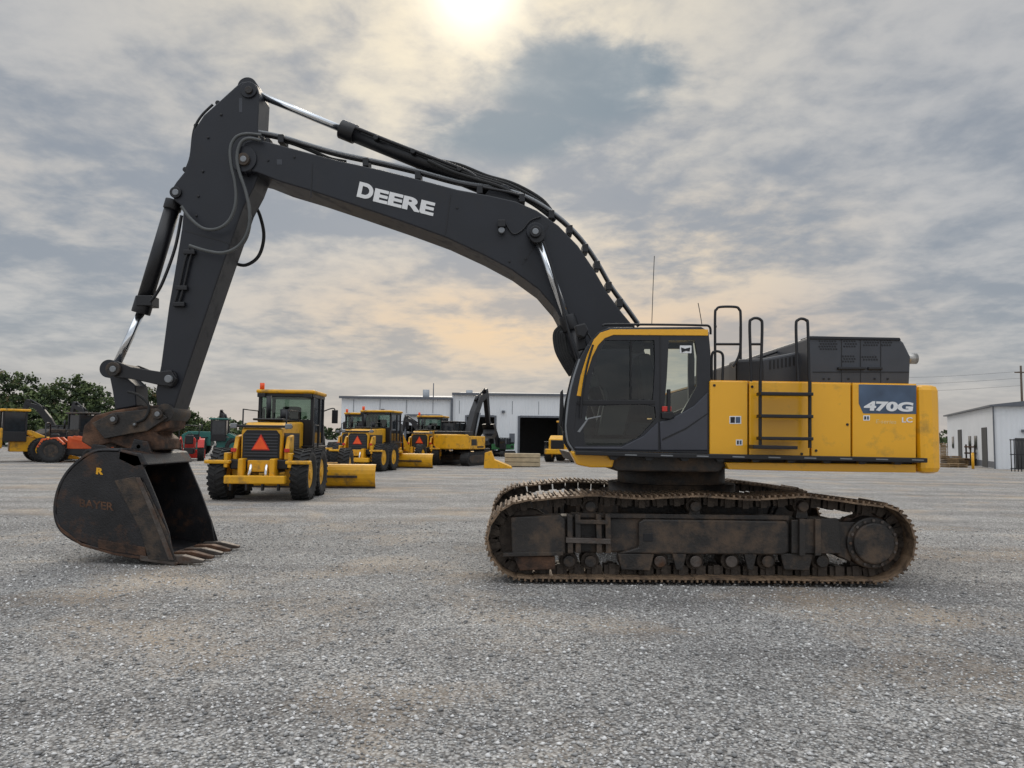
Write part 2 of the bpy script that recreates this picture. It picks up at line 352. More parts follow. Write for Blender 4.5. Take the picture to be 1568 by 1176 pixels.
# ---------- upper structure
UN = 9.56
UF = 12.88
prism('revolving_frame', [(880, 694), (1405, 706), (1405, 720), (1112, 716), (1105, 724), (945, 722), (938, 714), (890, 712)], UN+0.12, UF-0.1, FRM, EX, 0.02, Yt=UN)
prism('cab_side_skirt', [(873, 691), (944, 694), (938, 716), (905, 716), (884, 712)], UN+0.02, UN+0.3, YEL, EX, 0.02, Yt=UN)
prism('lower_skirt', [(1112, 708), (1405, 711), (1405, 724), (1250, 722), (1117, 719)], UN+0.03, UN+0.3, YEL, EX, 0.01, Yt=UN)
prism('catwalk', [(880, 690), (1000, 693), (1410, 701), (1410, 708), (1000, 700), (880, 696)], UN-0.16, UN+0.1, BLACK, EX, 0.008, Yt=UN)
for i in range(9):
    x = 930+i*54
    prism('catwalk_bracket', [(x, 697+i*.9), (x+18, 698+i*.9), (x+12, 704+i*.9), (x+4, 704+i*.9)], UN-0.08, UN+0.02, BLACK, EX, 0.004, Yt=UN)
    prism('catwalk_slot', [(x+24, 695+i*.95), (x+42, 695.6+i*.95), (x+42, 697.4+i*.95), (x+24, 696.8+i*.95)], UN-0.164, UN-0.15, STEEL, EX, 0, Yt=UN)
prism('machinery_body', [(1089, 585), (1404, 591), (1404, 706), (1089, 698)], UN+0.06, UF, BLACK, EX, 0.02, Yt=UN)
panels = [('front_side_panel', 1087, 583, 1145, 697), ('step_side_panel', 1147.5, 584, 1240, 699), ('middle_side_panel', 1242.5, 586, 1303, 701), ('rear_side_panel', 1305.5, 587, 1403, 703)]
for n_, a, b, c, d in panels:
    prism(n_, [(a, b), (c, b+(c-a)*.017), (c, d+(c-a)*.012), (a, d)], UN, UN+0.05, YEL, EX, 0.012)
    prism('panel_top', [(a, b-1), (c, b-1+(c-a)*.017), (c, b+2+(c-a)*.017), (a, b+2)], UN+0.055, UF, YEL, EX, 0.0, Yt=UN+0.055)
x0 = P(1406, 650, UN).x; zt = P(1420, 589, UN).z; zb = P(1420, 725, UN).z
xr = P(1446, 650, UN).x
plan = [(x0, UN-0.02), (xr-0.16, UN-0.02), (xr-0.06, UN+0.03), (xr+0.0, UN+0.12), (xr+0.14, UN+0.6), (xr+0.24, UN+1.66), (xr+0.14, UF-0.6), (xr+0.0, UF-0.1), (xr-0.12, UF+0.04), (x0, UF+0.04)]
extr('counterweight', plan, 'z', zb, zt, YEL, EX, 0.07)
prism('model_badge', [(1315, 588.5), (1403, 590), (1403, 634), (1322, 633), (1315, 618)], UN-0.003, UN+0.01, BADGE, EX, 0)
text('model_number', '470G', (1322, 629), (1397, 631), (1324, 614), UN-0.004, WHT, EX, 0.05)
text('model_suffix', 'LC', (1381, 647), (1397, 647), (1381, 639), UN-0.001, WHT, EX, 0.02)
text('model_note', 'E-series', (1341, 648), (1372, 649), (1342, 642), UN-0.001, M('faded_decal', (.8, .6, .25), .5), EX, 0.0, .002)
for q in ((1117, 637, 18, 12), (1127, 673, 10, 9), (1322, 636, 10, 8)):
    prism('service_decal', rect(q[0], q[1], q[0]+q[2], q[1]+q[3]), UN-0.003, UN+0.004, WHT, EX, 0)
    prism('service_decal_mark', rect(q[0]+1.5, q[1]+1.5, q[0]+q[2]/2-.7, q[1]+q[3]-1.5), UN-0.005, UN+0.004, BLACK, EX, 0)
    prism('service_decal_mark', rect(q[0]+q[2]/2+.7, q[1]+1.5, q[0]+q[2]-1.5, q[1]+q[3]-1.5), UN-0.005, UN+0.004, BADGE, EX, 0)
for q in ((1228, 695), (1298, 650), (1152, 592), (1250, 690), (1094, 590)):
    disc('panel_latch', q[0], q[1], 2, UN-0.01, UN+0.01, BLACK, EX, 0.002)
for x in (1164, 1240):
    ptube('ladder_rail', [(x, 583), (x, 640), (x, 686)], UN-0.16, 2.6, BLACK, EX)
for y in (603, 637, 671):
    prism('ladder_rung', [(1162, y-2.5), (1242, y-1.5), (1242, y+3.5), (1162, y+2.5)], UN-0.24, UN-0.06, BLACK, EX, 0.006, Yt=UN-0.16)
prism('ladder_rung', [(1150, 681), (1218, 683), (1218, 688), (1150, 687)], UN-0.24, UN-0.06, BLACK, EX, 0.006, Yt=UN-0.16)
def rail(pts, Y=UN+0.1, r=2.0): ptube('handrail', pts, Y, r, BLACK, EX)
rail([(1095, 584), (1095, 540), (1095, 482), (1097, 474), (1103, 470), (1126, 470), (1132, 474), (1134, 482), (1134, 528), (1131, 546), (1122, 562)])
rail([(1095, 527), (1133, 527)]); rail([(1095, 500), (1097, 500)])
rail([(1150, 584), (1149, 540), (1148, 496), (1151, 489), (1158, 487), (1165, 490), (1167, 498), (1166, 540), (1164, 584)], UN-0.1, 2.2)
rail([(1149, 527), (1167, 527)], UN-0.1)
rail([(1222, 584), (1220, 540), (1219, 497), (1222, 490), (1228, 488), (1235, 491), (1237, 500), (1239, 584)], UN-0.1, 2.2)
rail([(1090, 584), (1090, 545), (1096, 538), (1106, 542), (1107, 560), (1106, 584)])
rail([(1134, 500, 12.4), (1134, 560, 12.4)], 12.4)
rail([(1150, 552, 11), (1240, 522, 11)], 11)
HN = UN+0.28
prism('engine_hood', [(1237, 517), (1245, 514), (1376, 517), (1384, 524), (1395, 546), (1393, 590), (1237, 590)], HN, UF-0.3, HOOD, EX, 0.03)
prism('engine_hood_lip', [(1240, 514.5), (1378, 517), (1380, 521), (1240, 519)], HN-0.02, HN+0.3, DARK, EX, 0.006)
for (a, b, c, d) in ((1254, 521, 1284, 540), (1322, 519, 1346, 534), (1350, 519, 1366, 534), (1320, 545, 1345, 556), (1292, 521, 1312, 536), (1290, 544, 1312, 556)):
    nx = int((c-a)/4); ny = int((d-b)/4)
    for i in range(nx):
        for j in range(ny):
            x = a+i*4+(j % 2)*2; y = b+j*4
            prism('hood_vent_hole', [(x, y), (x+2.4, y+.8), (x+1.8, y+3), (x-.5, y+2.2)], HN-0.004, HN+0.01, BLACK, EX, 0)
for x in (1288, 1317, 1348):
    prism('hood_seam', rect(x, 520, x+1.4, 588), HN-0.003, HN+0.01, BLACK, EX, 0)
prism('hood_seam', rect(1245, 569, 1392, 570.4), HN-0.006, HN+0.01, BLACK, EX, 0)
prism('hood_handle', rect(1284, 562, 1326, 566), HN-0.04, HN+0.01, BLACK, EX, 0.006)
prism('hood_handle', rect(1330, 562, 1352, 566), HN-0.04, HN+0.01, BLACK, EX, 0.006)
for x in (1262, 1270, 1300, 1340, 1360):
    disc('hood_bolt', x, 580, 1.6, HN-0.012, HN+0.01, BLACK, EX, 0.002)
prism('valve_cover', [(1172, 548), (1225, 538), (1237, 536), (1237, 590), (1120, 590), (1120, 556)], HN+0.35, UF-0.5, HOOD, EX, 0.03)
for i in range(10):
    prism('valve_cover_slot', rect(1178+i*6, 552-i*1, 1181+i*6, 566-i*1), HN+0.345, HN+0.36, BLACK, EX, 0)
prism('air_cleaner', [(1128, 550), (1170, 548), (1172, 590), (1128, 590)], HN+0.1, HN+0.5, BLACK, EX, 0.04)
c = P(1385, 549, 11.0); cyl('exhaust_pipe', c, (c.x+0.17, 11.0, c.z), 0.08, M('exhaust_steel', (0.45, 0.43, 0.4), 0.35, metal=0.8), EX)

# ---------- cab
CN, CF = 9.60, 10.50
CFR = M('cab_frame', (0.013, 0.014, 0.018), 0.35, var=0.15)
outer = [(902, 524), (914, 511), (930, 504), (1076, 503), (1085, 508), (1088, 540), (1087, 694), (880, 690), (871, 676), (868, 652), (872, 612), (881, 574), (892, 544)]
w1 = [(927, 521), (1002, 521), (1003, 560), (1000, 612), (900, 612), (905, 580), (915, 545)]
w2 = [(900, 622), (985, 618), (1003, 623), (1005, 640), (980, 668), (952, 682), (897, 682), (893, 660)]
w3 = [(1024, 521), (1064, 521), (1068, 545), (1067, 592), (1044, 632), (1016, 636), (1021, 580)]
w4 = [(908, 545), (917, 522), (1015, 522), (1018, 640), (902, 640)]
w5 = [(1028, 522), (1078, 522), (1078, 618), (1028, 638)]
plate('cab_side_wall', outer, [w1, w2, w3], CN, 0.06, CFR, EX)
plate('cab_far_wall', XZ(outer, CN), [XZ(w4, CN), XZ(w5, CN)], CF-0.06, 0.06, CFR, EX, world=True)
for i, w in enumerate((w1, w2, w3)):
    cxw = sum(p[0] for p in w)/len(w); cyw = sum(p[1] for p in w)/len(w)
    pane('cab_glass', [(cxw+(p[0]-cxw)*1.01, cyw+(p[1]-cyw)*1.01) for p in w], CN+0.03, GLS, EX)
prism('cab_roof', [(905, 519), (916, 508), (932, 500), (1076, 499), (1086, 505), (1086, 514), (925, 516), (908, 528)], CN+0.065, CF-0.065, CFR, EX, 0.02, Yt=CN)
prism('cab_floor', [(872, 672), (1085, 672), (1085, 692), (882, 688)], CN+0.065, CF-0.065, BLACK, EX, 0.0, Yt=CN)
prism('cab_rear_wall', rect(1079, 600, 1086, 690), CN+0.065, CF-0.065, CFR, EX, 0, Yt=CN)
# front windscreen as one curved sheet
fs = XZ([(903, 527), (893, 548), (883, 576), (874, 612), (870, 650), (873, 674)], CN)
V = []; Fc = []
for p in fs: V += [(p[0], CN+.07, p[1]), (p[0], CF-.07, p[1])]
for i in range(len(fs)-1): Fc.append([2*i, 2*i+1, 2*i+3, 2*i+2])
mesh('cab_windscreen', V, Fc, GLS, EX, smooth=True)
for Y0 in (CN-0.005, CF-0.052):
    prism('cab_front_pillar', [(900, 527), (907, 530), (893, 575), (884, 620), (880, 660), (884, 688), (879, 690), (870, 675), (867, 652), (872, 611), (881, 573), (890, 545)], Y0, Y0+0.06, CFR, EX, 0.012, Yt=CN)
ptube('cab_front_edge', [(888, 550), (878, 580), (871, 612), (867, 652), (870, 676), (879, 690)], CN+.02, 2.2, STEEL, EX)
yo = [(1084, 514), (1084, 504.5), (935, 504.5), (919, 509.5), (909, 520.5), (899, 543), (889, 575), (883, 606)]
yi = [(890, 607), (897, 577), (907, 546), (916, 528.5), (926, 518), (939, 513)]
prism('cab_yellow_trim', yo+yi, CN-0.012, CN+0.02, YEL, EX, 0.004, Yt=CN)
LG = M('cab_lower_panel', (0.030, 0.033, 0.046), 0.32, var=0.1, coat=0.3)
prism('door_gap', rect(1010, 514, 1012.5, 691), CN-0.004, CN+0.01, BLACK, EX, 0)
prism('cab_moulding', [(1010, 646), (1030, 640), (1062, 622), (1084, 600), (1084, 690), (1012, 690)], CN-0.02, CN+0.02, LG, EX, 0.012)
prism('cab_moulding', [(952, 684), (985, 668), (1008, 646), (1008, 690), (882, 688), (878, 684)], CN-0.018, CN+0.02, LG, EX, 0.01)
prism('moulding_line', [(1014, 672), (1050, 655), (1084, 632), (1084, 634), (1050, 658), (1014, 675)], CN-0.024, CN, BLACK, EX, 0)
prism('moulding_line', [(884, 661), (900, 640), (920, 636), (920, 638), (901, 642), (888, 662)], CN-0.010, CN, STEEL, EX, 0)
prism('door_handle', [(1013, 632), (1030, 630), (1034, 636), (1028, 642), (1014, 641)], CN-0.05, CN+0.02, BLACK, EX, 0.008)
prism('door_latch', [(1022, 596), (1027, 596), (1027, 634), (1022, 634)], CN-0.035, CN+0.02, BLACK, EX, 0.005)
prism('door_bar', [(884, 613), (1003, 613), (1003, 619), (884, 620)], CN-0.014, CN+0.02, BLACK, EX, 0.004)
ptube('window_slider', [(966, 522), (966, 612)], CN+.012, 1.4, BLACK, EX)
prism('crest_decal', rect(1041, 529, 1059, 541), CN+0.015, CN+0.025, WHT, EX, 0.004)
prism('crest_decal_mark', [(1043, 532), (1049, 534), (1057, 532), (1056, 538), (1050, 537), (1044, 540)], CN+0.010, CN+0.02, BLACK, EX, 0)
box('seat_base', (P(950, 0, 10.1).x, P(1005, 0, 10.1).x), (9.85, 10.3), (P(0, 660, 10.1).z, P(0, 636, 10.1).z), SEAT, EX, 0.05)
prism('seat_back', [(985, 640), (978, 590), (972, 545), (992, 543), (1003, 590), (1010, 640)], 9.87, 10.3, SEAT, EX, 0.05, Yt=10.1)
prism('seat_headrest', [(968, 541), (966, 522), (982, 520), (986, 540)], 9.98, 10.22, SEAT, EX, 0.04, Yt=10.1)
for ya in (9.75, 10.22):
    prism('control_console', [(915, 668), (925, 618), (960, 612), (966, 622), (955, 668)], ya, ya+.16, BLACK, EX, 0.02, Yt=9.8)
ptube('joystick', [(930, 616), (925, 596)], 9.85, 3, BLACK, EX)
prism('monitor', [(900, 578), (916, 574), (918, 592), (902, 596)], 10.2, 10.35, BLACK, EX, 0.01, Yt=10.2)
prism('red_lever', rect(1014, 622, 1028, 630), CN-0.03, CN-0.002, RED, EX, 0.006)
ptube('cab_grab_bar', [(908, 528), (899, 560), (892, 600), (889, 640)], CN-0.08, 1.8, BLACK, EX)
ptube('cab_roof_rail', [(925, 500), (930, 497), (1000, 497), (1070, 498), (1086, 500), (1088, 512)], CN+0.1, 1.8, BLACK, EX)
ptube('cab_roof_rail', [(970, 497), (970, 503)], CN+0.1, 1.8, BLACK, EX)
prism('cab_work_lamp', [(880, 498), (896, 494), (902, 506), (896, 518), (884, 514)], 9.9, 10.05, BLACK, EX, 0.02)
prism('mirror', [(882, 514), (896, 512), (900, 534), (884, 538)], 10.15, 10.2, BLACK, EX, 0.02)
ptube('mirror_arm', [(906, 520), (896, 508), (888, 520)], 10.1, 1.6, BLACK, EX)
prism('front_hand_guard', [(858, 600), (862, 596), (864, 630), (860, 655), (856, 650)], 9.75, 9.8, BLACK, EX, 0.01)
prism('front_hand_guard', [(862, 660), (868, 662), (876, 690), (872, 692), (862, 676)], 9.75, 9.8, BLACK, EX, 0.01)
ptube('antenna', [(998, 498), (1000, 440), (1002, 392)], 10.3, 0.55, BLACK, EX)
ptube('antenna', [(1075, 498), (1072, 480), (1069, 464)], 10.0, 0.6, BLACK, EX)
prism('right_side_tank', [(900, 655), (930, 640), (1090, 640), (1090, 700), (895, 696)], 11.9, UF, YEL, EX, 0.04)

# ---------- swing bearing & car body
cb = P(1027, 730, 11.2)
cyl('swing_bearing', (cb.x, 11.22, P(1027, 741, 11.2).z-0.25), (cb.x, 11.22, P(1027, 712, 11.2).z+0.12), 0.78, FRM, EX, 48)
cyl('swing_gear', (cb.x, 11.22, P(1027, 741, 11.2).z-0.28), (cb.x, 11.22, P(1027, 736, 11.2).z-0.02), 0.92, FRM, EX, 48)
z1 = 1.02
extr('car_body', [(cb.x-0.95, 10.1), (cb.x-0.5, 10.7), (cb.x-0.5, 11.7), (cb.x-0.95, 12.35), (cb.x+0.95, 12.35), (cb.x+0.5, 11.7), (cb.x+0.5, 10.7), (cb.x+0.95, 10.1)], 'z', 0.5, z1, FRM, EX, 0.04)

# ---------- tracks
TN = 9.40
def circ(cx, cy, r, a0, a1, n): return [(cx+r*math.cos(math.radians(a0+(a1-a0)*i/n)), cy-r*math.sin(math.radians(a0+(a1-a0)*i/n))) for i in range(n+1)]
loop = [(804, 890), (1341, 894)] + circ(1343, 831, 63, -80, 65, 10) + [(1300, 764), (1235, 756), (1150, 760), (1066, 755), (985, 759), (905, 754), (860, 757)] + circ(806, 827, 64, 100, 262, 10)
lp = XZ(loop, TN)
def resample(pts, n):
    pts = pts+[pts[0]]; d = [0]
    for i in range(1, len(pts)): d.append(d[-1]+math.hypot(pts[i][0]-pts[i-1][0], pts[i][1]-pts[i-1][1]))
    Lh = d[-1]; out = []
    for k in range(n):
        s = Lh*k/n; i = max(j for j in range(len(d)) if d[j] <= s+1e-9); i = min(i, len(pts)-2)
        t = (s-d[i])/max(1e-9, d[i+1]-d[i]); out.append((pts[i][0]+(pts[i+1][0]-pts[i][0])*t, pts[i][1]+(pts[i+1][1]-pts[i][1])*t))
    return out, Lh
NS = 54
sp, Lh = resample(lp, NS)
pitch = Lh/NS
def bx(V, Fc, c, t, n, l0, l1, h0, h1, ya, yb):
    k = len(V)
    for y in (ya, yb):
        for (l, h) in ((l0, h0), (l1, h0), (l1, h1), (l0, h1)):
            V.append((c[0]+t[0]*l+n[0]*h, y, c[1]+t[1]*l+n[1]*h))
    Fc += [[k, k+1, k+2, k+3], [k+7, k+6, k+5, k+4], [k, k+4, k+5, k+1], [k+1, k+5, k+6, k+2], [k+2, k+6, k+7, k+3], [k+3, k+7, k+4, k]]
def track(dy, nm):
    V = []; Fc = []; V2 = []; F2 = []
    for i in range(NS):
        a = sp[i-1]; b = sp[(i+1) % NS]; c = sp[i]
        t = (b[0]-a[0], b[1]-a[1]); l = math.hypot(*t); t = (t[0]/l, t[1]/l); n = (t[1], -t[0])
        j = random.uniform(-.004, .004)
        bx(V, Fc, c, t, n, -pitch*.49, pitch*.49, -0.05+j, -0.028+j, TN+dy, TN+dy+.75)
        for g in (-.075, 0, .075):
            bx(V, Fc, c, t, n, g-.012, g+.012, -0.03, 0.0, TN+dy, TN+dy+.75)
        for yy in (.26, .44):
            bx(V2, F2, c, t, n, -pitch*.42, pitch*.42, -0.16, -0.05, TN+dy+yy, TN+dy+yy+.05)
            bx(V2, F2, c, t, n, -pitch*.15, pitch*.2, -0.175, -0.05, TN+dy+yy-.03, TN+dy+yy+.08)
        for yy in (.18, .31, .42, .55):
            bx(V2, F2, c, t, n, .028, .055, -0.028, -0.012, TN+dy+yy, TN+dy+yy+.03)
    mesh('track_shoes_'+nm, V, Fc, TRK, EX); mesh('track_chain_'+nm, V2, F2, LINK, EX)
    def pr(name, pts, a, b, mat=FRM, bev=0.012):
        extr(name+'_'+nm, XZ(pts, TN+.12), 'y', TN+dy+a, TN+dy+b, mat, EX, bev)
    def dc(name, x, y, r, a, b, mat=FRM, bev=0.01, seg=32):
        c = P(x, y, TN+.12); cyl(name+'_'+nm, (c.x, TN+dy+a, c.z), (c.x, TN+dy+b, c.z), r*(TN+.12)/F, mat, EX, seg, bevel=bev)
    pr('track_frame', [(860, 792), (1285, 796), (1290, 850), (862, 848)], .2, .62, FRM, 0.03)
    pr('track_frame_cover', [(978, 800), (986, 795), (1204, 798), (1208, 804), (1208, 846), (1200, 850), (945, 848), (978, 838)], .13, .2, FRM, 0.02)
    pr('track_frame_hole', rect(985, 817, 1000, 829), .125, .14, BLACK, 0.004)
    pr('idler_yoke', [(782, 792), (858, 788), (866, 796), (866, 848), (784, 850)], .10, .3, FRM, 0.015)
    pr('idler_guard', [(786, 852), (850, 852), (850, 872), (796, 874)], .12, .25, RUST, 0.01)
    pr('idler_rail', [(770, 846), (862, 844), (862, 850), (770, 852)], .08, .2, FRM, 0.006)
    for x in (868, 880, 912, 926):
        pr('step_bracket', [(x, 786), (x+8, 788), (x+9, 846), (x+1, 846)], .06, .2, FRM, 0.006)
    pr('track_step', [(866, 822), (934, 824), (934, 832), (866, 830)], .04, .2, CUT, 0.006)
    pr('track_step', [(880, 795), (930, 796), (930, 802), (880, 801)], .04, .2, FRM, 0.006)
    pr('rear_frame_plate', [(1212, 796), (1284, 794), (1288, 848), (1212, 848)], .12, .2, FRM, 0.012)
    for x in (1222, 1246):
        pr('rear_bracket', [(x, 794), (x+9, 794), (x+9, 850), (x, 850)], .07, .13, FRM, 0.006)
    pr('frame_top_rail', [(876, 786), (1210, 790), (1210, 797), (876, 793)], .16, .3, FRM, 0.006)
    for x in (872, 905, 965, 1012, 1067, 1122, 1178, 1224, 1262):
        dc('track_roller', x, 861, 14, .24, .56, LINK)
        dc('track_roller_cap', x, 861, 9, .16, .24, CUT if x in (1067, 1122, 1012) else FRM)
    for a, b in ((946, 1002), (1030, 1052), (1140, 1160), (1196, 1246)):
        pr('track_guide', [(a, 848), (b, 849), (b-6, 874), (a+6, 873)], .14, .2, FRM, 0.008)
    for x in (905, 1066, 1232):
        dc('carrier_roller', x, 776, 12, .24, .55, LINK)
        dc('carrier_roller_cap', x, 776, 8, .14, .24, FRM)
        pr('carrier_bracket', [(x-7, 780), (x+7, 780), (x+10, 795), (x-10, 795)], .2, .34, FRM, 0.006)
    dc('idler_wheel', 806, 827, 46, .3, .52, LINK, 0.03, 48)
    dc('idler_hub', 806, 827, 20, .2, .6, FRM)
    c = P(1343, 831, TN+.12); k = (TN+.12)/F
    gp = []
    for i in range(44):
        r = (50 if i % 4 in (0, 1) else 42)*k; an = 2*math.pi*(i+.5)/44
        gp.append((c.x+r*math.cos(an), c.z+r*math.sin(an)))
    extr('sprocket_'+nm, gp, 'y', TN+dy+.32, TN+dy+.44, CUT, EX, 0.006)
    dc('final_drive', 1338, 832, 39, .14, .6, FRM, 0.02, 48)
    dc('final_drive_cover', 1338, 832, 31, .09, .16, FRM, 0.02, 48)
    for i in range(16):
        an = 2*math.pi*i/16
        dc('final_drive_bolt', 1338+35*math.cos(an), 832+35*math.sin(an), 2.2, .12, .16, CUT, 0, 8)
    pr('drive_bracket', [(1284, 800), (1316, 800), (1306, 862), (1286, 852)], .18, .55, FRM, 0.012)
track(0, 'near'); track(2.9, 'far')

# ================================================================= background machines
def wheel(c, r, w, parent, rim=YEL2, lugs=True):
    prof = [(-w/2*.75, r*.55), (-w/2, r*.72), (-w/2, r*.9), (-w/2*.8, r*.985), (0, r), (w/2*.8, r*.985), (w/2, r*.9), (w/2, r*.72), (w/2*.75, r*.55)]
    S = 32; V = []; Fc = []
    for i in range(S):
        a = 2*math.pi*i/S
        for (x, q) in prof: V.append((c[0]+x, c[1]+q*math.cos(a), c[2]+q*math.sin(a)))
    n = len(prof)
    for i in range(S):
        for j in range(n-1): Fc.append([i*n+j, ((i+1) % S)*n+j, ((i+1) % S)*n+j+1, i*n+j+1])
    mesh('tyre', V, Fc, RUB, parent, smooth=True)
    if lugs:
        V = []; Fc = []
        for i in range(26):
            for sgn in (-1, 1):
                a = 2*math.pi*(i+(0.25 if sgn > 0 else -.25))/26
                t = (-math.sin(a), math.cos(a)); n_ = (math.cos(a), math.sin(a))
                k = len(V)
                for x, sk in ((0.02*sgn, 0.06), (w/2*1.02*sgn, -0.05)):
                    for l, h in ((-.035, .93), (.035, .93), (.03, 1.035), (-.03, 1.035)):
                        V.append((c[0]+x, c[1]+n_[0]*r*h+t[0]*(l+sk), c[2]+n_[1]*r*h+t[1]*(l+sk)))
                Fc += [[k, k+1, k+2, k+3], [k+7, k+6, k+5, k+4], [k, k+4, k+5, k+1], [k+1, k+5, k+6, k+2], [k+2, k+6, k+7, k+3], [k+3, k+7, k+4, k]]
        mesh('tyre_lugs', V, Fc, RUB, parent)
    cyl('rim', (c[0]-w*.36, c[1], c[2]), (c[0]+w*.36, c[1], c[2]), r*.56, rim, parent, 24, bevel=0.02)
    cyl('hub', (c[0]-w*.45, c[1], c[2]), (c[0]+w*.45, c[1], c[2]), r*.2, rim, parent, 16)

def grader(name, loc, rz):
    g = empty(name, loc, rz)
    for sx in (-1.1, 1.1):
        for y in (-.78, .78): wheel((sx, y, .7), .7, .46, g)
        box('tandem_case', (sx*.66-.1, sx*.66+.1), (-1.0, 1.0), (.5, .9), YEL2, g, .03)
        wheel((sx, 6.2, .66), .66, .4, g)
    box('rear_frame', (-.5, .5), (-1.2, 3.2), (.75, 1.15), BLACK, g, .03)
    extr('engine_hood', [(-1.15, 1.1), (1.45, 1.1), (1.45, 2.2), (-.7, 2.14), (-1.15, 1.95)], 'x', -.56, .56, YEL2, g, .06)
    for sx in (-1, 1):
        box('hood_side_grille', (sx*.562-.008, sx*.562+.008), (-.95, .9), (1.3, 1.85), BLACK, g, 0)
        for i in range(7): box('hood_side_slat', (sx*.575-.008, sx*.575+.008), (-.9, .85), (1.34+i*.075, 1.37+i*.075), HOOD, g, 0)
    box('hood_top_grille', (-.42, .42), (-.6, 1.2), (2.2, 2.26), BLACK, g, .02)
    extr('radiator_grille', [(-.5, 1.15), (.5, 1.15), (.5, 1.8), (.4, 1.92), (-.4, 1.92), (-.5, 1.8)], 'y', -1.19, -1.12, BLACK, g, .01)
    for i in range(8): box('grille_slat', (-.45, .45), (-1.215, -1.19), (1.2+i*.085, 1.23+i*.085), HOOD, g, 0)
    extr('warning_triangle', [(-.2, 1.40), (.2, 1.40), (0, 1.75)], 'y', -1.25, -1.23, ORG, g, 0)
    extr('warning_triangle_rim', [(-.25, 1.37), (.25, 1.37), (0, 1.81)], 'y', -1.229, -1.22, RED, g, 0)
    box('hood_lamp_bar', (-.82, .82), (-1.2, -1.05), (1.99, 2.06), BLACK, g, .02)
    for sx in (-1, 1):
        box('rear_lamp', (sx*.74-.09, sx*.74+.09), (-1.28, -1.2), (1.96, 2.10), STEEL, g, .02)
        extr('rear_fender', [(-1.2, 1.1), (-1.2, 1.35), (-1.0, 1.75), (-.6, 1.8), (-.6, 1.1)], 'x', sx*.70-.06, sx*.70+.06, YEL2, g, .03)
        box('tail_lamp', (sx*.72-.07, sx*.72+.07), (-1.26, -1.21), (1.32, 1.42), RED, g, .01)
        box('ripper_arm', (sx*.42-.07, sx*.42+.07), (-1.6, -1.0), (.6, 1.15), YEL2, g, .03)
        box('bumper_end', (sx*1.08-.34, sx*1.08+.34), (-1.5, -1.3), (1.0, 1.10), YEL2, g, .03)
        box('bumper_stay', (sx*.85-.05, sx*.85+.05), (-1.48, -1.1), (.9, 1.3), YEL2, g, .02)
        cyl('ripper_cylinder', (sx*.2, -1.25, 1.1), (sx*.24, -1.5, .55), .06, CHROME, g)
        tube('hood_rail', [(sx*.60, -.9, 2.1), (sx*.60, -.9, 2.5), (sx*.60, .6, 2.5), (sx*.60, .6, 2.2)], .022, BLACK, g, False)
    box('ripper_beam', (-.8, .8), (-1.75, -1.5), (.48, .70), YEL2, g, .03)
    box('rear_hitch', (-.78, .78), (-1.32, -1.15), (.85, 1.12), BLACK, g, .03)
    box('rear_plate', (-.3, .3), (-1.36, -1.32), (.78, 1.1), YEL2, g, .03)
    for i in range(4): box('ripper_shank', (-.66+i*.42, -.6+i*.42), (-1.72, -1.58), (.3, .7), BLACK, g, .01)
    cyl('exhaust_stack', (-.25, .4, 2.2), (-.25, .4, 2.95), .07, BLACK, g)
    cyl('air_precleaner', (.25, .3, 2.2), (.25, .3, 2.55), .13, BLACK, g)
    y0, y1 = 1.5, 3.1
    for sx in (-.8, .8):
        for y in (y0, (y0+y1)/2+.2, y1): box('cab_pillar', (sx-.05, sx+.05), (y-.05, y+.05), (1.2, 3.08), BLACK, g, .01)
        extr('cab_side_glass', [(y0+.05, 1.5), (y1-.05, 1.4), (y1-.05, 3.0), (y0+.05, 3.0)], 'x', sx-.012, sx+.012, GLS2 if sx > 0 else GLS, g)
        box('cab_lower', (sx-.04, sx+.04), (y0+.05, y1-.05), (1.15, 1.55), BLACK, g, .01)
        tube('mirror_arm', [(sx*1.05, y1, 2.6), (sx*1.45, y1+.1, 2.7), (sx*1.5, y1+.1, 2.4)], .02, BLACK, g)
        box('mirror', (sx*1.5-.1, sx*1.5+.1), (y1+.05, y1+.1), (2.2, 2.65), BLACK, g, .02)
        tube('step_rail', [(sx*1.25, y0, 1.0), (sx*1.25, y0, 2.1), (sx*1.25, y0-.6, 2.1), (sx*1.25, y0-.6, 1.1)], .022, BLACK, g, False)
        box('step_platform', (sx*1.0-.2, sx*1.0+.2), (1.0, 3.0), (1.42, 1.47), BLACK, g, .01)
    box('cab_rear_glass', (-.75, .75), (y0-.01, y0+.01), (2.3, 3.0), GLS, g, 0)
    box('cab_rear_panel', (-.75, .75), (y0-.04, y0+.04), (1.2, 2.28), BLACK, g, .01)
    box('cab_front_glass', (-.75, .75), (y1-.01, y1+.01), (1.4, 3.0), GLS, g, 0)
    box('cab_seat', (-.25, .25), (2.0, 2.5), (1.5, 2.7), SEAT, g, .05)
    box('steering_console', (-.1, .1), (2.75, 2.95), (1.5, 2.5), BLACK, g, .03)
    box('cab_roof', (-.90, .90), (y0-.2, y1+.2), (3.08, 3.20), YEL2, g, .05)
    box('roof_underside', (-.85, .85), (y0-.15, y1+.1), (2.98, 3.075), BLACK, g, .01)
    for sx in (-.7, .7): box('roof_lamp', (sx-.12, sx+.12), (y0-.32, y0-.22), (2.95, 3.07), BLACK, g, .01)
    cyl('beacon', (-.75, y0-.05, 3.20), (-.75, y0-.05, 3.40), .07, ORG, g)
    extr('gooseneck', [(3.1, 1.1), (3.1, 1.9), (3.8, 2.2), (5.2, 2.15), (6.4, 1.4), (6.9, 1.2), (6.9, .8), (6.2, .9), (5.2, 1.7), (3.9, 1.75)], 'x', -.2, .2, YEL2, g, .04)
    box('front_axle', (-1.0, 1.0), (6.1, 6.3), (.5, .8), YEL2, g, .03)
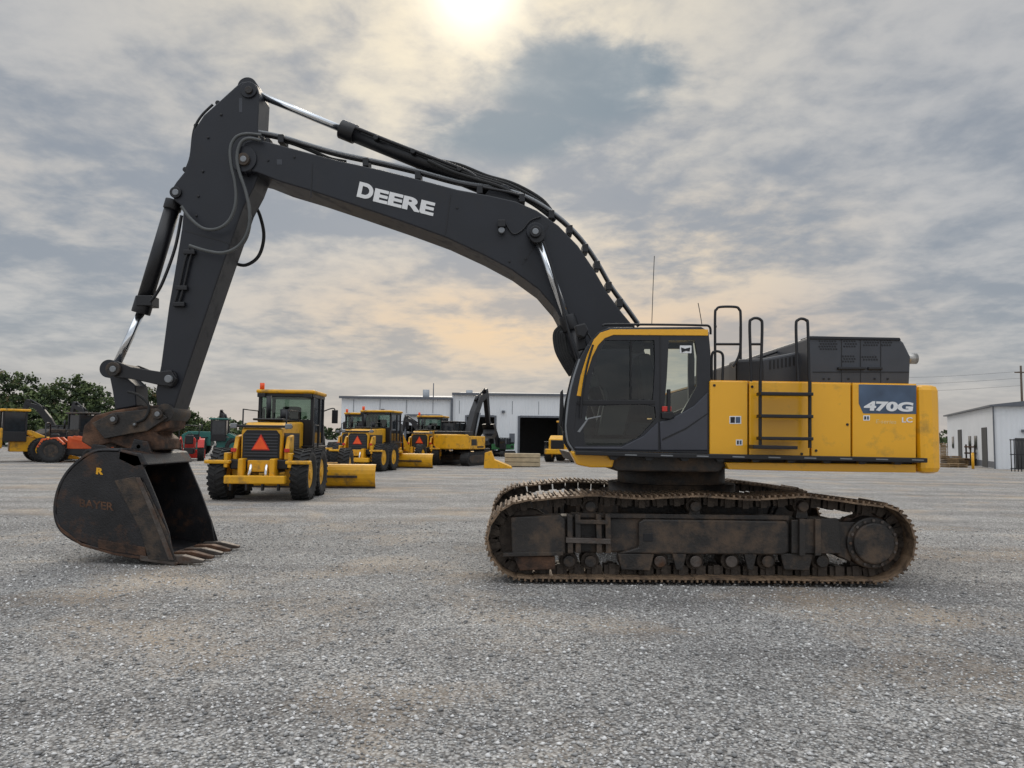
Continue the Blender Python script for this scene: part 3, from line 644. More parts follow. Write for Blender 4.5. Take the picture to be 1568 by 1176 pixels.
    cyl('circle', (0, 3.6, .85), (0, 3.6, 1.0), .8, YEL2, g, 32)
    extr('drawbar', [(-.6, 3.6), (.6, 3.6), (.15, 6.4), (-.15, 6.4)], 'z', 1.0, 1.15, YEL2, g, .02)
    arc = [(4.1-.28*math.sin(math.radians(a)), .42-.4*math.cos(math.radians(a))) for a in range(0, 181, 20)]
    extr('moldboard', arc+[(p[0]+.035, p[1]) for p in reversed(arc)], 'x', -1.75, 2.5, YEL2, g, .0)
    box('cutting_edge', (-1.75, 2.5), (3.98, 4.0), (.0, .13), FRM, g, 0)
    box('moldboard_slide_rail', (-1.3, 1.9), (3.74, 3.80), (.36, .44), FRM, g, .01)
    for sx in (-.5, .5): cyl('blade_lift_cylinder', (sx*1.6, 3.7, 1.0), (sx*1.2, 3.9, 2.5), .06, BLACK, g)
    return g

def wloader(name, loc, rz, col=YEL2):
    g = empty(name, loc, rz)
    for sx in (-1, 1):
        for y in (0, 3.0): wheel((sx, y, .72), .72, .5, g, col, True)
    extr('engine_hood', [(-1.3, .8), (1.0, .8), (1.0, 2.0), (-.8, 2.0), (-1.3, 1.7)], 'x', -.7, .7, col, g, .06)
    box('rear_grille', (-.5, .5), (-1.36, -1.29), (1.0, 1.65), BLACK, g, .02)
    for sx in (-1, 1): box('side_vent', (sx*.705-.01, sx*.705+.01), (-.9, .1), (1.2, 1.75), BLACK, g, .0)
    box('counterweight', (-1.0, 1.0), (-1.4, -.9), (.6, 1.0), col, g, .08)
    box('front_frame', (-.4, .4), (1.4, 3.6), (.6, 1.5), col, g, .05)
    box('cab_body', (-.65, .65), (.95, 2.2), (1.2, 1.8), BLACK, g, .03)
    for sx in (-.62, .62):
        for y in (1.0, 2.15): box('cab_pillar', (sx-.05, sx+.05), (y-.05, y+.05), (1.7, 3.0), BLACK, g, .01)
        box('fender', (sx*1.6-.25, sx*1.6+.25), (-.75, .8), (1.46, 1.54), BLACK, g, .02)
        extr('lift_arm', [(2.2, 1.7), (2.4, 1.9), (4.5, .9), (4.6, .5), (4.2, .6)], 'x', sx*.75-.08, sx*.75+.08, col, g, .03)
    box('cab_glass', (-.6, .6), (1.0, 2.15), (1.8, 2.95), GLS2, g, .01)
    box('cab_roof', (-.75, .75), (.8, 2.35), (3.0, 3.14), col, g, .05)
    cyl('exhaust', (.3, .2, 2.0), (.3, .2, 2.6), .06, BLACK, g)
    extr('bucket', [(4.3, .2), (5.4, .1), (5.4, .14), (4.5, .4), (4.4, .8), (4.7, 1.2), (4.6, 1.25), (4.25, .9)], 'x', -1.3, 1.3, col, g, .01)
    return g

def miniex(name, loc, rz, col=YEL2, s=1.0):
    g = empty(name, loc, rz); g.scale = (s, s, s)
    st = [(-1.6+.42*math.cos(math.radians(a)), .43+.42*math.sin(math.radians(a))) for a in range(90, 271, 20)] + [(1.6+.42*math.cos(math.radians(a)), .43+.42*math.sin(math.radians(a))) for a in range(-90, 91, 20)]
    for sx in (-1.1, 1.1):
        extr('track', st, 'x', sx-.28, sx+.28, RUB, g, .03)
        extr('track_frame', [(p[0]*.88, .43+(p[1]-.43)*.6) for p in st], 'x', sx-.31, sx+.31, FRM, g, .02)
        for i in range(12): box('track_pad', (sx-.3, sx+.3), (-1.7+i*.29, -1.6+i*.29), (.84, .88), RUB, g, 0)
    cyl('swing_ring', (0, 0, .6), (0, 0, 1.05), .6, BLACK, g)
    box('undercarriage', (-.9, .9), (-.8, .8), (.35, .7), FRM, g, .03)
    extr('counterweight', [(-1.3, -1.6), (-1.0, -2.1), (0, -2.35), (1.0, -2.1), (1.3, -1.6)], 'z', 1.05, 2.0, col, g, .08)
    box('upper_body', (-1.3, 1.3), (-1.6, .9), (1.05, 1.9), col, g, .06)
    for sx in (-1, 1):
        box('body_vent', (sx*1.305-.008, sx*1.305+.008), (-1.3, -.5), (1.3, 1.7), BLACK, g, 0)
        box('body_stripe', (sx*1.305-.008, sx*1.305+.008), (-.4, .6), (1.15, 1.25), BLACK, g, 0)
    box('engine_cover', (-1.1, 1.1), (-1.9, -.6), (1.9, 2.2), BLACK, g, .05)
    box('cab_lower', (-1.3, -.35), (-.5, 1.3), (1.1, 1.9), BLACK, g, .04)
    box('cab_glass', (-1.26, -.39), (-.45, 1.25), (1.9, 2.75), GLS2, g, .02)
    for x in (-1.28, -.37):
        for y in (-.47, .4, 1.25): box('cab_pillar', (x-.04, x+.04), (y-.04, y+.04), (1.85, 2.8), BLACK, g, .01)
    box('cab_roof', (-1.32, -.33), (-.52, 1.3), (2.78, 2.88), BLACK, g, .03)
    extr('boom', [(.6, 1.3), (.4, 1.7), (1.5, 3.6), (2.4, 4.7), (3.6, 5.0), (3.75, 4.75), (2.8, 4.3), (2.0, 3.2), (1.1, 1.4)], 'x', -.18, .25, BLACK, g, .03)
    extr('arm', [(3.3, 5.2), (3.7, 5.3), (3.9, 4.9), (4.3, 2.8), (4.1, 2.7), (3.6, 4.3)], 'x', -.12, .2, BLACK, g, .03)
    extr('bucket', [(4.0, 2.75), (4.4, 2.8), (4.75, 2.4), (4.7, 1.95), (4.3, 1.75), (3.8, 1.9), (4.2, 2.1), (4.35, 2.4)], 'x', -.4, .48, BLACK, g, .02)
    cyl('arm_cylinder', (.03, 1.9, 4.35), (.03, 3.4, 5.25), .08, BLACK, g)
    cyl('boom_cylinder', (.32, 1.2, 1.5), (.32, 2.1, 3.5), .07, STEEL, g)
    return g

def tractor(name, loc, rz, col=ORP):
    g = empty(name, loc, rz)
    for sx in (-.75, .75):
        wheel((sx, 0, .7), .7, .4, g, FRM, True); wheel((sx*.9, 2.0, .42), .42, .28, g, FRM, False)
        extr('fender', [(-.75, .9), (-.5, 1.4), (.3, 1.5), (.7, 1.1), (.6, 1.05), (.2, 1.4), (-.4, 1.3), (-.65, .85)], 'x', sx-.2, sx+.2, col, g, .02)
        extr('loader_arm', [(.9, 1.4), (1.1, 1.6), (2.9, 1.2), (3.3, .4), (3.15, .35), (2.7, 1.0)], 'x', sx*.8-.05, sx*.8+.05, col, g, .02)
        tube('roll_bar', [(sx*.8, -.35, 1.2), (sx*.8, -.4, 2.3), (0, -.4, 2.35)], .04, BLACK, g, False)
    extr('hood', [(.7, .8), (2.4, .8), (2.5, 1.2), (2.2, 1.45), (.7, 1.55)], 'x', -.32, .32, col, g, .05)
    box('chassis', (-.3, .3), (-.4, 2.2), (.45, .85), BLACK, g, .03)
    box('seat', (-.25, .25), (-.2, .2), (1.1, 1.7), BLACK, g, .05)
    tube('steering_wheel', [(-.18, .6, 1.7), (0, .65, 1.85), (.18, .6, 1.7), (0, .55, 1.6), (-.18, .6, 1.7)], .015, BLACK, g)
    extr('loader_bucket', [(3.1, .1), (3.8, .05), (3.8, .08), (3.25, .3), (3.2, .7), (3.05, .7)], 'x', -.9, .9, col, g, .01)
    return g

q = G(404, 765); grader('motor_grader', (q.x-0.1, q.y+0.9, 0), math.radians(3))
q = G(556, 721); grader('motor_grader', (q.x, q.y+.6, 0), math.radians(-10))
q = G(500, 722); grader('motor_grader', (q.x, q.y+6.5, 0), math.radians(2))
q = G(630, 717); grader('motor_grader', (q.x, q.y+6, 0), math.radians(-8))
q = G(697, 713); miniex('crawler_excavator', (q.x+.3, q.y+1.5, 0), math.radians(-22), YEL2, .98)
q = G(660, 700); miniex('crawler_excavator', (q.x-.3, q.y+2.0, 0), math.radians(70), YEL2, .7)
q = G(850, 708); wloader('wheel_loader', (q.x+.6, q.y+1, 0), math.radians(-20))
q = G(768, 699); miniex('compact_excavator', (q.x, q.y, 0), math.radians(150), GRN, .62)
q = G(8, 709); wloader('wheel_loader', (q.x-2.2, q.y+1, 0), math.radians(-50))
q = G(42, 706); wloader('wheel_loader', (q.x, q.y+3, 0), math.radians(-30), FRM)
q = G(64, 700); miniex('crawler_excavator', (q.x, q.y+3, 0), math.radians(100), BLACK, .8)
q = G(82, 709); tractor('compact_tractor', (q.x-.6, q.y+1, 0), math.radians(-70))
q = G(122, 706); tractor('compact_tractor', (q.x, q.y+5, 0), math.radians(-20), FRM)
q = G(268, 707); tractor('compact_tractor', (q.x, q.y+2, 0), math.radians(20), RED)
q = G(305, 697); wloader('wheel_loader', (q.x, q.y, 0), math.radians(-80), TEAL)
q = G(150, 699); miniex('crawler_excavator', (q.x-1, q.y+2, 0), math.radians(70), BLACK, .8)
q = G(340, 694); miniex('crawler_excavator', (q.x, q.y+2, 0), math.radians(40), TEAL, .8)

q = G(800, 715)
CON = M('stacked_timber', (0.42, 0.34, 0.22), 0.8, var=0.15, bump=0.3)
bl = empty('lumber_stack', (q.x, q.y+.6, 0))
for j in range(3):
    for i in range(4): box('beam', (-1.1, 1.1), (-.6+i*.3, -.33+i*.3), (.04+j*.27, .28+j*.27), CON, bl, .01)
q = G(762, 717)
bb = empty('loader_bucket', (q.x, q.y+.5, 0))
extr('shell', [(-.8, .0), (-.75, .9), (-.4, 1.0), (-.2, .5), (.8, .1), (.85, 0)], 'y', -.9, .9, YEL2, bb, .02)
box('hook', (-.8, -.5), (-.3, .3), (.9, 1.15), BLACK, bb, .02)

# ================================================================= buildings
def siding(name, col):
    mt = M(name, col, 0.5, var=0.05, scale=.4)
    nt = mt.node_tree; N = nt.nodes; L = nt.links
    tc = N.new('ShaderNodeTexCoord'); wv = N.new('ShaderNodeTexWave'); wv.bands_direction = 'X'; wv.inputs['Scale'].default_value = 1.0
    wv.wave_profile = 'SIN'
    L.new(tc.outputs['Object'], wv.inputs['Vector'])
    b = N.new('ShaderNodeBump'); b.inputs['Strength'].default_value = .6; b.inputs['Distance'].default_value = .04
    L.new(wv.outputs['Fac'], b.inputs['Height']); L.new(b.outputs['Normal'], N['Principled BSDF'].inputs['Normal'])
    return mt
WS = siding('white_metal_siding', (0.76, 0.78, 0.80))
TR = M('grey_trim', (0.12, 0.13, 0.15), .5)
RF = M('metal_roof', (0.35, 0.37, 0.39), .4)
INT = M('interior_dark', (0.05, 0.05, 0.05), .8)
WH = empty('warehouse')
WY = 74.0
def wx(px): return P(px, 690, WY).x
xa, xm, xb = wx(521), wx(691), wx(1090)
h1 = P(600, 609, WY).z; h2 = P(780, 604, WY).z; hd = P(700, 638, WY).z
plate('wall_west', [(xa, -.02), (xm, -.02), (xm, h1), (xa, h1)], [[(wx(538), .0), (wx(578), .0), (wx(578), hd), (wx(538), hd)], [(wx(620), .0), (wx(675), .0), (wx(675), hd), (wx(620), hd)]], WY, .15, WS, WH, world=True)
plate('wall_east', [(xm, -.02), (xb, -.02), (xb, h2), (xm, h2)], [[(wx(713), .0), (wx(758), .0), (wx(758), hd), (wx(713), hd)], [(wx(794), .0), (wx(857), .0), (wx(857), hd), (wx(794), hd)]], WY-.05, .15, WS, WH, world=True)
box('wall_left_end', (xa, xa+.15), (WY+.16, WY+28), (0, h1), WS, WH, 0)
box('wall_right_end', (xb-.15, xb), (WY+.16, WY+28), (0, h2), WS, WH, 0)
box('wall_back', (xa, xb), (WY+28, WY+28.2), (0, h1), WS, WH, 0)
box('interior_partition', (xa+.2, xb-.2), (WY+9, WY+9.2), (0, h1-.1), INT, WH, 0)
for a, b in ((538, 578), (620, 675), (713, 758), (794, 857)):
    for x in (a, b): box('door_jamb', (wx(x)-.1, wx(x)+.1), (WY-.12, WY-.06), (0, hd+.15), TR, WH, 0)
    box('door_header', (wx(a)+.1, wx(b)-.1), (WY-.12, WY-.06), (hd, hd+.18), TR, WH, 0)
box('door_curtain', (wx(621), wx(674)), (WY+.2, WY+.3), (hd-.9, hd), WS, WH, 0)
box('door_curtain', (wx(539), wx(577)), (WY+.2, WY+.3), (hd-2.2, hd), WS, WH, 0)
for i, (a, b, h) in enumerate(((xa-.2, xm, h1), (xm+.0, xb+.2, h2))):
    box('eave_trim', (a, b), (WY-.35, WY-.16), (h-.12, h+.10), TR, WH, 0)
    extr('roof', [(WY-.14, h+.02), (WY+14, h+1.0), (WY+28.3, h+.02), (WY+14, h+.7)], 'x', a, b, RF, WH, 0)
box('downpipe', (xm-.12, xm+.12), (WY-.3, WY-.21), (0, h1), TR, WH, 0)
for k in range(14):
    x = xa+1.2+k*(xb-xa)/14
    box('panel_joint', (x-.02, x+.02), (WY-.075, WY-.06), (hd+.3, h1-.2), TR, WH, 0)
for px in (585, 770, 872): box('wall_lamp', (wx(px)-.15, wx(px)+.15), (WY-.3, WY-.06), (hd+.4, hd+.65), TR, WH, 0)
for px in (640, 712): cyl('roof_vent', (wx(px), WY+6, h1+.2), (wx(px), WY+6, h1+1.2), .35, RF, WH)
cyl('mast', (wx(657), WY+3, h1), (wx(657), WY+3, h1+1.7), .05, TR, WH)
for px in (698, 702, 780, 784): box('window', (wx(px)-.02, wx(px)+.25), (WY-.09, WY-.06), (1.2, 2.2), TR, WH, 0)

OB = empty('metal_shop_building')
C = G(1525, 718); E = G(1452, 706); D = (E-C).normalized(); LEN = (E-C).length
OB.location = C; OB.rotation_euler = (0, 0, math.atan2(D.y, D.x)-math.pi/2)
H = 4.55
box('walls', (0, 11), (0, LEN), (0, H), WS, OB, 0)
extr('roof', [(-.3, H+.0), (5.5, H+.7), (11.3, H+.0), (11.3, H-.12), (-.3, H-.12)], 'y', -.3, LEN+.3, TR, OB, 0)
def wp(name, a, b, z0, z1, mat, t=.04): box(name, (-t, -.003), (a, b), (z0, z1), mat, OB, 0)
for a in (LEN*.12, LEN*.62): wp('service_door', a, a+LEN*.09, .02, 3.0, INT)
for a in (LEN*.3, LEN*.42, LEN*.82): wp('window', a, a+LEN*.05, 1.3, 2.4, GLS2)
wp('wall_stripe', 0, LEN, 0.05, .5, TR, .02)
box('downpipe', (-.1, -.02), (-.12, .02), (0, H), TR, OB, 0)
box('gable_door', (1.2, 2.3), (-.05, -.003), (0.02, 2.2), INT, OB, 0)
box('gable_window', (3.3, 4.6), (-.05, -.003), (1.2, 2.2), GLS2, OB, 0)
box('gable_lamp', (1.6, 1.9), (-.2, -.003), (2.6, 2.8), TR, OB, 0)

FN = empty('steel_fence')
q = G(1549, 722)
for i in range(9):
    cyl('picket', (q.x+i*.22, q.y, 0), (q.x+i*.22, q.y, 2.1), .03, BLACK, FN, 8)
for z in (.2, 1.1, 2.05): box('fence_rail', (q.x-.05, q.x+2.2), (q.y-.03, q.y+.03), (z-.03, z+.03), BLACK, FN, 0)

WD = M('pallet_wood', (0.30, 0.20, 0.10), .8, var=.3)
def pallet_stack(px, py, n, w=1.2):
    q = G(px, py); g = empty('pallet_stack', (q.x, q.y+.7, 0), random.uniform(-.3, .3))
    for k in range(n):
        for i in range(5): box('slat', (-w/2, w/2), (-.55+i*.24, -.42+i*.24), (k*.15+.1, k*.15+.12), WD, g, 0)
        for i in (-1, 0, 1): box('stringer', (i*w*.44-.04, i*w*.44+.04), (-.55, .54), (k*.15, k*.15+.098), WD, g, 0)
pallet_stack(1462, 706, 12, 1.6); pallet_stack(1455, 712, 5, 2.2); pallet_stack(1482, 713, 4, 2.2); pallet_stack(1468, 716, 2, 1.6)
def pipe_rack(px, py):
    q = G(px, py); g = empty('pipe_rack', (q.x, q.y, 0), .3)
    for i in range(3):
        for sx in (-1.2, 1.2): box('post', (sx-.05, sx+.05), (-.4+i*.4, -.32+i*.4), (0, 1.7), FRM, g, 0)
    for z in (.5, 1.0, 1.5):
        for i in range(4): cyl('pipe', (-1.5, -.3+i*.2, z), (1.5, -.3+i*.2, z), .06, RUST, g, 10)
pipe_rack(1505, 713)
q = G(1490, 718); g = empty('bollard', (q.x, q.y, 0)); cyl('post', (0, 0, 0), (0, 0, 1.1), .09, YEL2, g); cyl('cap', (0, 0, 1.1), (0, 0, 1.15), .09, YEL2, g, r2=.04)

UP = empty('utility_pole')
a = P(1563, 560, 90); PW = M('pole_wood', (.10, .07, .05), .8)
cyl('pole', (a.x, 90, 0), (a.x, 90, a.z), .16, PW, UP, 12, r2=.11)
box('crossarm', (a.x-.9, a.x+.9), (89.8, 89.84), (a.z-.9, a.z-.75), PW, UP, 0)
for k, z in enumerate((-.7, -1.5, -2.4)):
    tube('power_line', [(a.x, 90, a.z+z), (a.x-12, 92, a.z+z-.7), (a.x-26, 95, a.z+z-.2)], .012, BLACK, UP)

# ================================================================= trees (distant mass)
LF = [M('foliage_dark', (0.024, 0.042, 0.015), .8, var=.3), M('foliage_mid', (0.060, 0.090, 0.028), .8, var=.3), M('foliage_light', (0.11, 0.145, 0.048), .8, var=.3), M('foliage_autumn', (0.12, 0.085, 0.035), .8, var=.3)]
BARK = M('bark', (.05, .04, .03), .9)
TL = empty('distant_tree_line')
V = []; MI = []
def leaf(c, s, mi):
    n = rng.normal(size=3); n /= np.linalg.norm(n); u = np.cross(n, rng.normal(size=3)); u /= np.linalg.norm(u); w = np.cross(n, u)
    for a, b in ((-1, -.6), (1, -.6), (.8, .7), (-.7, .8)): V.append(c+u*a*s+w*b*s)
    MI.append(mi)
def tree(x, y, h, w):
    cyl('trunk', (x, y, 0), (x, y, h*.5), .25, BARK, TL, 8, r2=.12)
    for i in range(4):
        an = random.uniform(0, 6.28)
        cyl('limb', (x, y, h*.3), (x+math.cos(an)*w*.3, y+math.sin(an)*w*.3, h*.65), .1, BARK, TL, 6, r2=.04)
    nc = int(30+w*5); aut = rng.random() < .25
    for k in range(nc):
        tt = rng.random()**.8; zz = h*(.10+.84*tt); rad = w*.5*math.sin(math.pi*min(.97, .2+.72*tt))*rng.uniform(.2, 1.25)
        an = rng.random()*6.283
        c = np.array([x+rad*math.cos(an), y+rad*math.sin(an), zz+rng.normal()*.25]); cr = rng.uniform(.3, 1.0)*w*.11
        for j in range(34):
            d = rng.normal(size=3)*np.array([1, 1, .7])*cr*.62
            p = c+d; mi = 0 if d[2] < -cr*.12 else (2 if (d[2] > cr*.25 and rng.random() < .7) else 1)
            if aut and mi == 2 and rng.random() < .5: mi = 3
            leaf(p, rng.uniform(.08, .22), mi)
for px, py, d, w in ((-70, 595, 100, 9), (-25, 568, 100, 9), (12, 563, 98, 8), (38, 569, 102, 7), (64, 590, 96, 6), (90, 580, 104, 6), (112, 575, 97, 7), (136, 584, 101, 7), (156, 603, 98, 6), (178, 625, 104, 6),
                     (205, 610, 108, 6), (222, 588, 104, 6), (240, 592, 108, 6), (268, 610, 110, 6), (288, 630, 112, 5), (305, 642, 130, 7), (325, 645, 135, 7), (345, 650, 140, 7), (0, 612, 92, 7), (50, 625, 92, 7), (100, 625, 92, 7)):
    t = P(px, py, d); tree(t.x, d, t.z, w)
me = bpy.data.meshes.new('foliage'); me.from_pydata([tuple(v) for v in V], [], [[4*i, 4*i+1, 4*i+2, 4*i+3] for i in range(len(MI))])
for q_ in LF: me.materials.append(q_)
me.polygons.foreach_set('material_index', MI); me.update()
fo = bpy.data.objects.new('foliage', me); scene.collection.objects.link(fo); fo.parent = TL
V = []; MI = []
for i in range(9000):
    x = rng.uniform(-330, 330); h = 5+3*math.sin(x*.05)+2*math.sin(x*.21+1)
    leaf(np.array([x, 300+rng.uniform(-4, 4), rng.uniform(0, 1)**.8*h]), rng.uniform(.5, 1.1), int(rng.integers(0, 2)))
me = bpy.data.meshes.new('far_hedge'); me.from_pydata([tuple(v) for v in V], [], [[4*i, 4*i+1, 4*i+2, 4*i+3] for i in range(len(MI))])
for q_ in LF: me.materials.append(q_)
me.polygons.foreach_set('material_index', MI); me.update()
fo = bpy.data.objects.new('far_hedge', me); scene.collection.objects.link(fo); fo.parent = TL

# ================================================================= ground
gm = bpy.data.materials.new('gravel_ground'); gm.use_nodes = True
nt = gm.node_tree; N = nt.nodes; L = nt.links; B = N['Principled BSDF']; B.inputs['Roughness'].default_value = .85
B.inputs['Specular IOR Level'].default_value = .25
tc = N.new('ShaderNodeTexCoord')
def nz(scale, det=6, rough=.6, dist=0):
    n = N.new('ShaderNodeTexNoise'); n.inputs['Scale'].default_value = scale; n.inputs['Detail'].default_value = det; n.inputs['Roughness'].default_value = rough; n.inputs['Distortion'].default_value = dist
    L.new(tc.outputs['Object'], n.inputs['Vector']); return n
def ramp(src, stops):
    r = N.new('ShaderNodeValToRGB'); L.new(src, r.inputs['Fac']); e = r.color_ramp.elements
    while len(e) < len(stops): e.new(.5)
    for i, (p, c) in enumerate(stops): e[i].position = p; e[i].color = (*c, 1) if len(c) == 3 else c
    return r
def mixc(f, a, b, mode='MIX'):
    mx = N.new('ShaderNodeMix'); mx.data_type = 'RGBA'; mx.blend_type = mode
    if isinstance(f, float): mx.inputs[0].default_value = f
    else: L.new(f, mx.inputs[0])
    L.new(a, mx.inputs[6])
    if isinstance(b, tuple): mx.inputs[7].default_value = (*b, 1)
    else: L.new(b, mx.inputs[7])
    return mx.outputs[2]
def vor(scale):
    v = N.new('ShaderNodeTexVoronoi'); v.inputs['Scale'].default_value = scale; L.new(tc.outputs['Object'], v.inputs['Vector']); return v
v1 = vor(44); v2 = vor(22)
g1 = ramp(v1.outputs['Color'], [(.0, (.14, .139, .138)), (.4, (.37, .365, .355)), (.75, (.54, .53, .51)), (1, (.80, .785, .76))])
g2 = ramp(v2.outputs['Color'], [(.0, (.17, .167, .164)), (.5, (.43, .42, .405)), (1, (.74, .725, .70))])
sel = ramp(nz(14, 2).outputs['Fac'], [(.5, (0, 0, 0)), (.6, (1, 1, 1))])
col = mixc(sel.outputs['Color'], g1.outputs['Color'], g2.outputs['Color'])
gap = ramp(v1.outputs['Distance'], [(.35, (1, 1, 1)), (.75, (.40, .385, .375))])
col = mixc(1.0, col, gap.outputs['Color'], 'MULTIPLY')
fine = ramp(nz(130, 2).outputs['Fac'], [(.3, (.37, .285, .20)), (.7, (.56, .455, .34))])
pm = ramp(nz(.38, 7, .62, .4).outputs['Fac'], [(.50, (0, 0, 0)), (.66, (.85, .85, .85))])
pm2 = mixc(1.0, pm.outputs['Color'], ramp(nz(20, 4, .7).outputs['Fac'], [(.33, (.12, .12, .12)), (.58, (1, 1, 1))]).outputs['Color'], 'MULTIPLY')
col = mixc(pm2, col, fine.outputs['Color'])
mp = N.new('ShaderNodeMapping'); mp.inputs['Scale'].default_value = (.10, .9, 1); mp.inputs['Rotation'].default_value = (0, 0, .12); L.new(tc.outputs['Object'], mp.inputs['Vector'])
ns = N.new('ShaderNodeTexNoise'); ns.inputs['Scale'].default_value = 1.0; ns.inputs['Detail'].default_value = 4; L.new(mp.outputs[0], ns.inputs['Vector'])
col = mixc(1.0, col, ramp(ns.outputs['Fac'], [(.35, (.77, .76, .75)), (.60, (1.06, 1.05, 1.03))]).outputs['Color'], 'MULTIPLY')
big = ramp(nz(.9, 5, .65).outputs['Fac'], [(.32, (.80, .79, .79)), (.6, (1.05, 1.04, 1.03))])
col = mixc(1.0, col, big.outputs['Color'], 'MULTIPLY')
L.new(col, B.inputs['Base Color'])
inv = N.new('ShaderNodeMath'); inv.operation = 'MULTIPLY_ADD'; L.new(v2.outputs['Distance'], inv.inputs[0]); inv.inputs[1].default_value = -.8
inv0 = N.new('ShaderNodeMath'); inv0.operation = 'SUBTRACT'; inv0.inputs[0].default_value = 1; L.new(v1.outputs['Distance'], inv0.inputs[1]); L.new(inv0.outputs[0], inv.inputs[2])
bp = N.new('ShaderNodeBump'); bp.inputs['Strength'].default_value = .9; bp.inputs['Distance'].default_value = .014; L.new(inv.outputs[0], bp.inputs['Height'])
L.new(bp.outputs['Normal'], B.inputs['Normal'])
mesh('ground', [(-2500, -300, 0), (2500, -300, 0), (2500, 4000, 0), (-2500, 4000, 0)], [[0, 1, 2, 3]], gm)

sm = bpy.data.materials.new('loose_stone'); sm.use_nodes = True; N = sm.node_tree.nodes; L = sm.node_tree.links
ge = N.new('ShaderNodeNewGeometry'); rp = N.new('ShaderNodeValToRGB'); L.new(ge.outputs['Random Per Island'], rp.inputs['Fac'])
e = rp.color_ramp.elements; e.new(.5); e[0].color = (.18, .178, .175, 1); e[1].position = .5; e[1].color = (.44, .43, .415, 1); e[2].position = 1; e[2].color = (.82, .80, .77, 1)
L.new(rp.outputs['Color'], N['Principled BSDF'].inputs['Base Color']); N['Principled BSDF'].inputs['Roughness'].default_value = .85
n = 60000
yy = 3.2+13*rng.random(n)**1.5; xx = (rng.random(n)*2-1)*(yy*.72+.6)
sz = rng.uniform(.005, .012, n)*(1+.9*(rng.random(n) > .88))
base = np.array([(1, 0, 0), (0, 1, 0), (-1, 0, 0), (0, -1, 0), (0, 0, .8), (0, 0, -.8)], float)
ang = rng.random(n)*6.283; ca, sa = np.cos(ang), np.sin(ang)
vt = base[None]*(1+rng.uniform(-.35, .35, (n, 6, 1)))
vx = vt[:, :, 0]*ca[:, None]-vt[:, :, 1]*sa[:, None]; vy = vt[:, :, 0]*sa[:, None]+vt[:, :, 1]*ca[:, None]
co = np.stack([vx*sz[:, None]*1.2+xx[:, None]+rng.uniform(-.002, .002, (n, 6)), vy*sz[:, None]+yy[:, None]+rng.uniform(-.002, .002, (n, 6)), vt[:, :, 2]*sz[:, None]*.8+sz[:, None]*.35], -1)
fb = np.array([(0, 1, 4), (1, 2, 4), (2, 3, 4), (3, 0, 4), (1, 0, 5), (2, 1, 5), (3, 2, 5), (0, 3, 5)])
fc = (fb[None]+(np.arange(n)*6)[:, None, None]).reshape(-1, 3)
me = bpy.data.meshes.new('gravel'); me.vertices.add(n*6); me.vertices.foreach_set('co', co.reshape(-1))
me.loops.add(len(fc)*3); me.loops.foreach_set('vertex_index', fc.reshape(-1).astype(np.int32))
me.polygons.add(len(fc)); me.polygons.foreach_set('loop_start', np.arange(len(fc), dtype=np.int32)*3); me.update(); me.validate()
me.materials.append(sm)
o = bpy.data.objects.new('gravel', me); scene.collection.objects.link(o)

# ================================================================= sky & sun
SE, SA = math.radians(32), math.radians(-3.5)
sun = Vector((math.sin(SA)*math.cos(SE), math.cos(SA)*math.cos(SE), math.sin(SE)))
ld = bpy.data.lights.new('sun', 'SUN'); ld.energy = 0.9; ld.angle = math.radians(20); ld.color = (1, .90, .76)
lo = bpy.data.objects.new('sun', ld); scene.collection.objects.link(lo); lo.rotation_euler = (-sun).to_track_quat('-Z', 'Y').to_euler()
W = bpy.data.worlds.new('World'); scene.world = W; W.use_nodes = True
nt = W.node_tree; N = nt.nodes; L = nt.links; BG = N['Background']; BG.inputs['Strength'].default_value = .1
sky = N.new('ShaderNodeTexSky'); sky.sky_type = 'NISHITA'; sky.sun_disc = False; sky.sun_elevation = SE; sky.sun_rotation = SA
tc = N.new('ShaderNodeTexCoord'); sx = N.new('ShaderNodeSeparateXYZ'); L.new(tc.outputs['Generated'], sx.inputs[0])
X, Y, Z = sx.outputs
def mt(op, a, b=None, c=None, clamp=False):
    n = N.new('ShaderNodeMath'); n.operation = op; n.use_clamp = clamp
    for i, v in enumerate((a, b, c)):
        if v is None: continue
        if isinstance(v, (int, float)): n.inputs[i].default_value = v
        else: L.new(v, n.inputs[i])
    return n.outputs[0]
def sstep(v, a, b):
    n = N.new('ShaderNodeMapRange'); n.interpolation_type = 'SMOOTHSTEP'; L.new(v, n.inputs[0]); n.inputs[1].default_value = a; n.inputs[2].default_value = b
    return n.outputs[0]
Zp = mt('MAXIMUM', Z, 0.0)
dz = mt('ADD', Zp, .17)
px_ = mt('DIVIDE', X, dz); py_ = mt('DIVIDE', Y, dz)
cv = N.new('ShaderNodeCombineXYZ'); L.new(px_, cv.inputs[0]); L.new(py_, cv.inputs[1]); cv.inputs[2].default_value = 3.7
def sn(scale, det, rough, dist=0.0):
    n = N.new('ShaderNodeTexNoise'); L.new(cv.outputs[0], n.inputs['Vector']); n.inputs['Scale'].default_value = scale; n.inputs['Detail'].default_value = det; n.inputs['Roughness'].default_value = rough; n.inputs['Distortion'].default_value = dist
    return n.outputs['Fac']
nA = sn(1.3, 3, .5, .3); nB = sn(4.2, 7, .55, .3); nC = sn(13, 4, .6, .2)
dens = mt('ADD', mt('ADD', mt('MULTIPLY', nA, .45), mt('MULTIPLY', nB, .40)), mt('MULTIPLY', nC, .15))
t = sstep(dens, .41, .62)
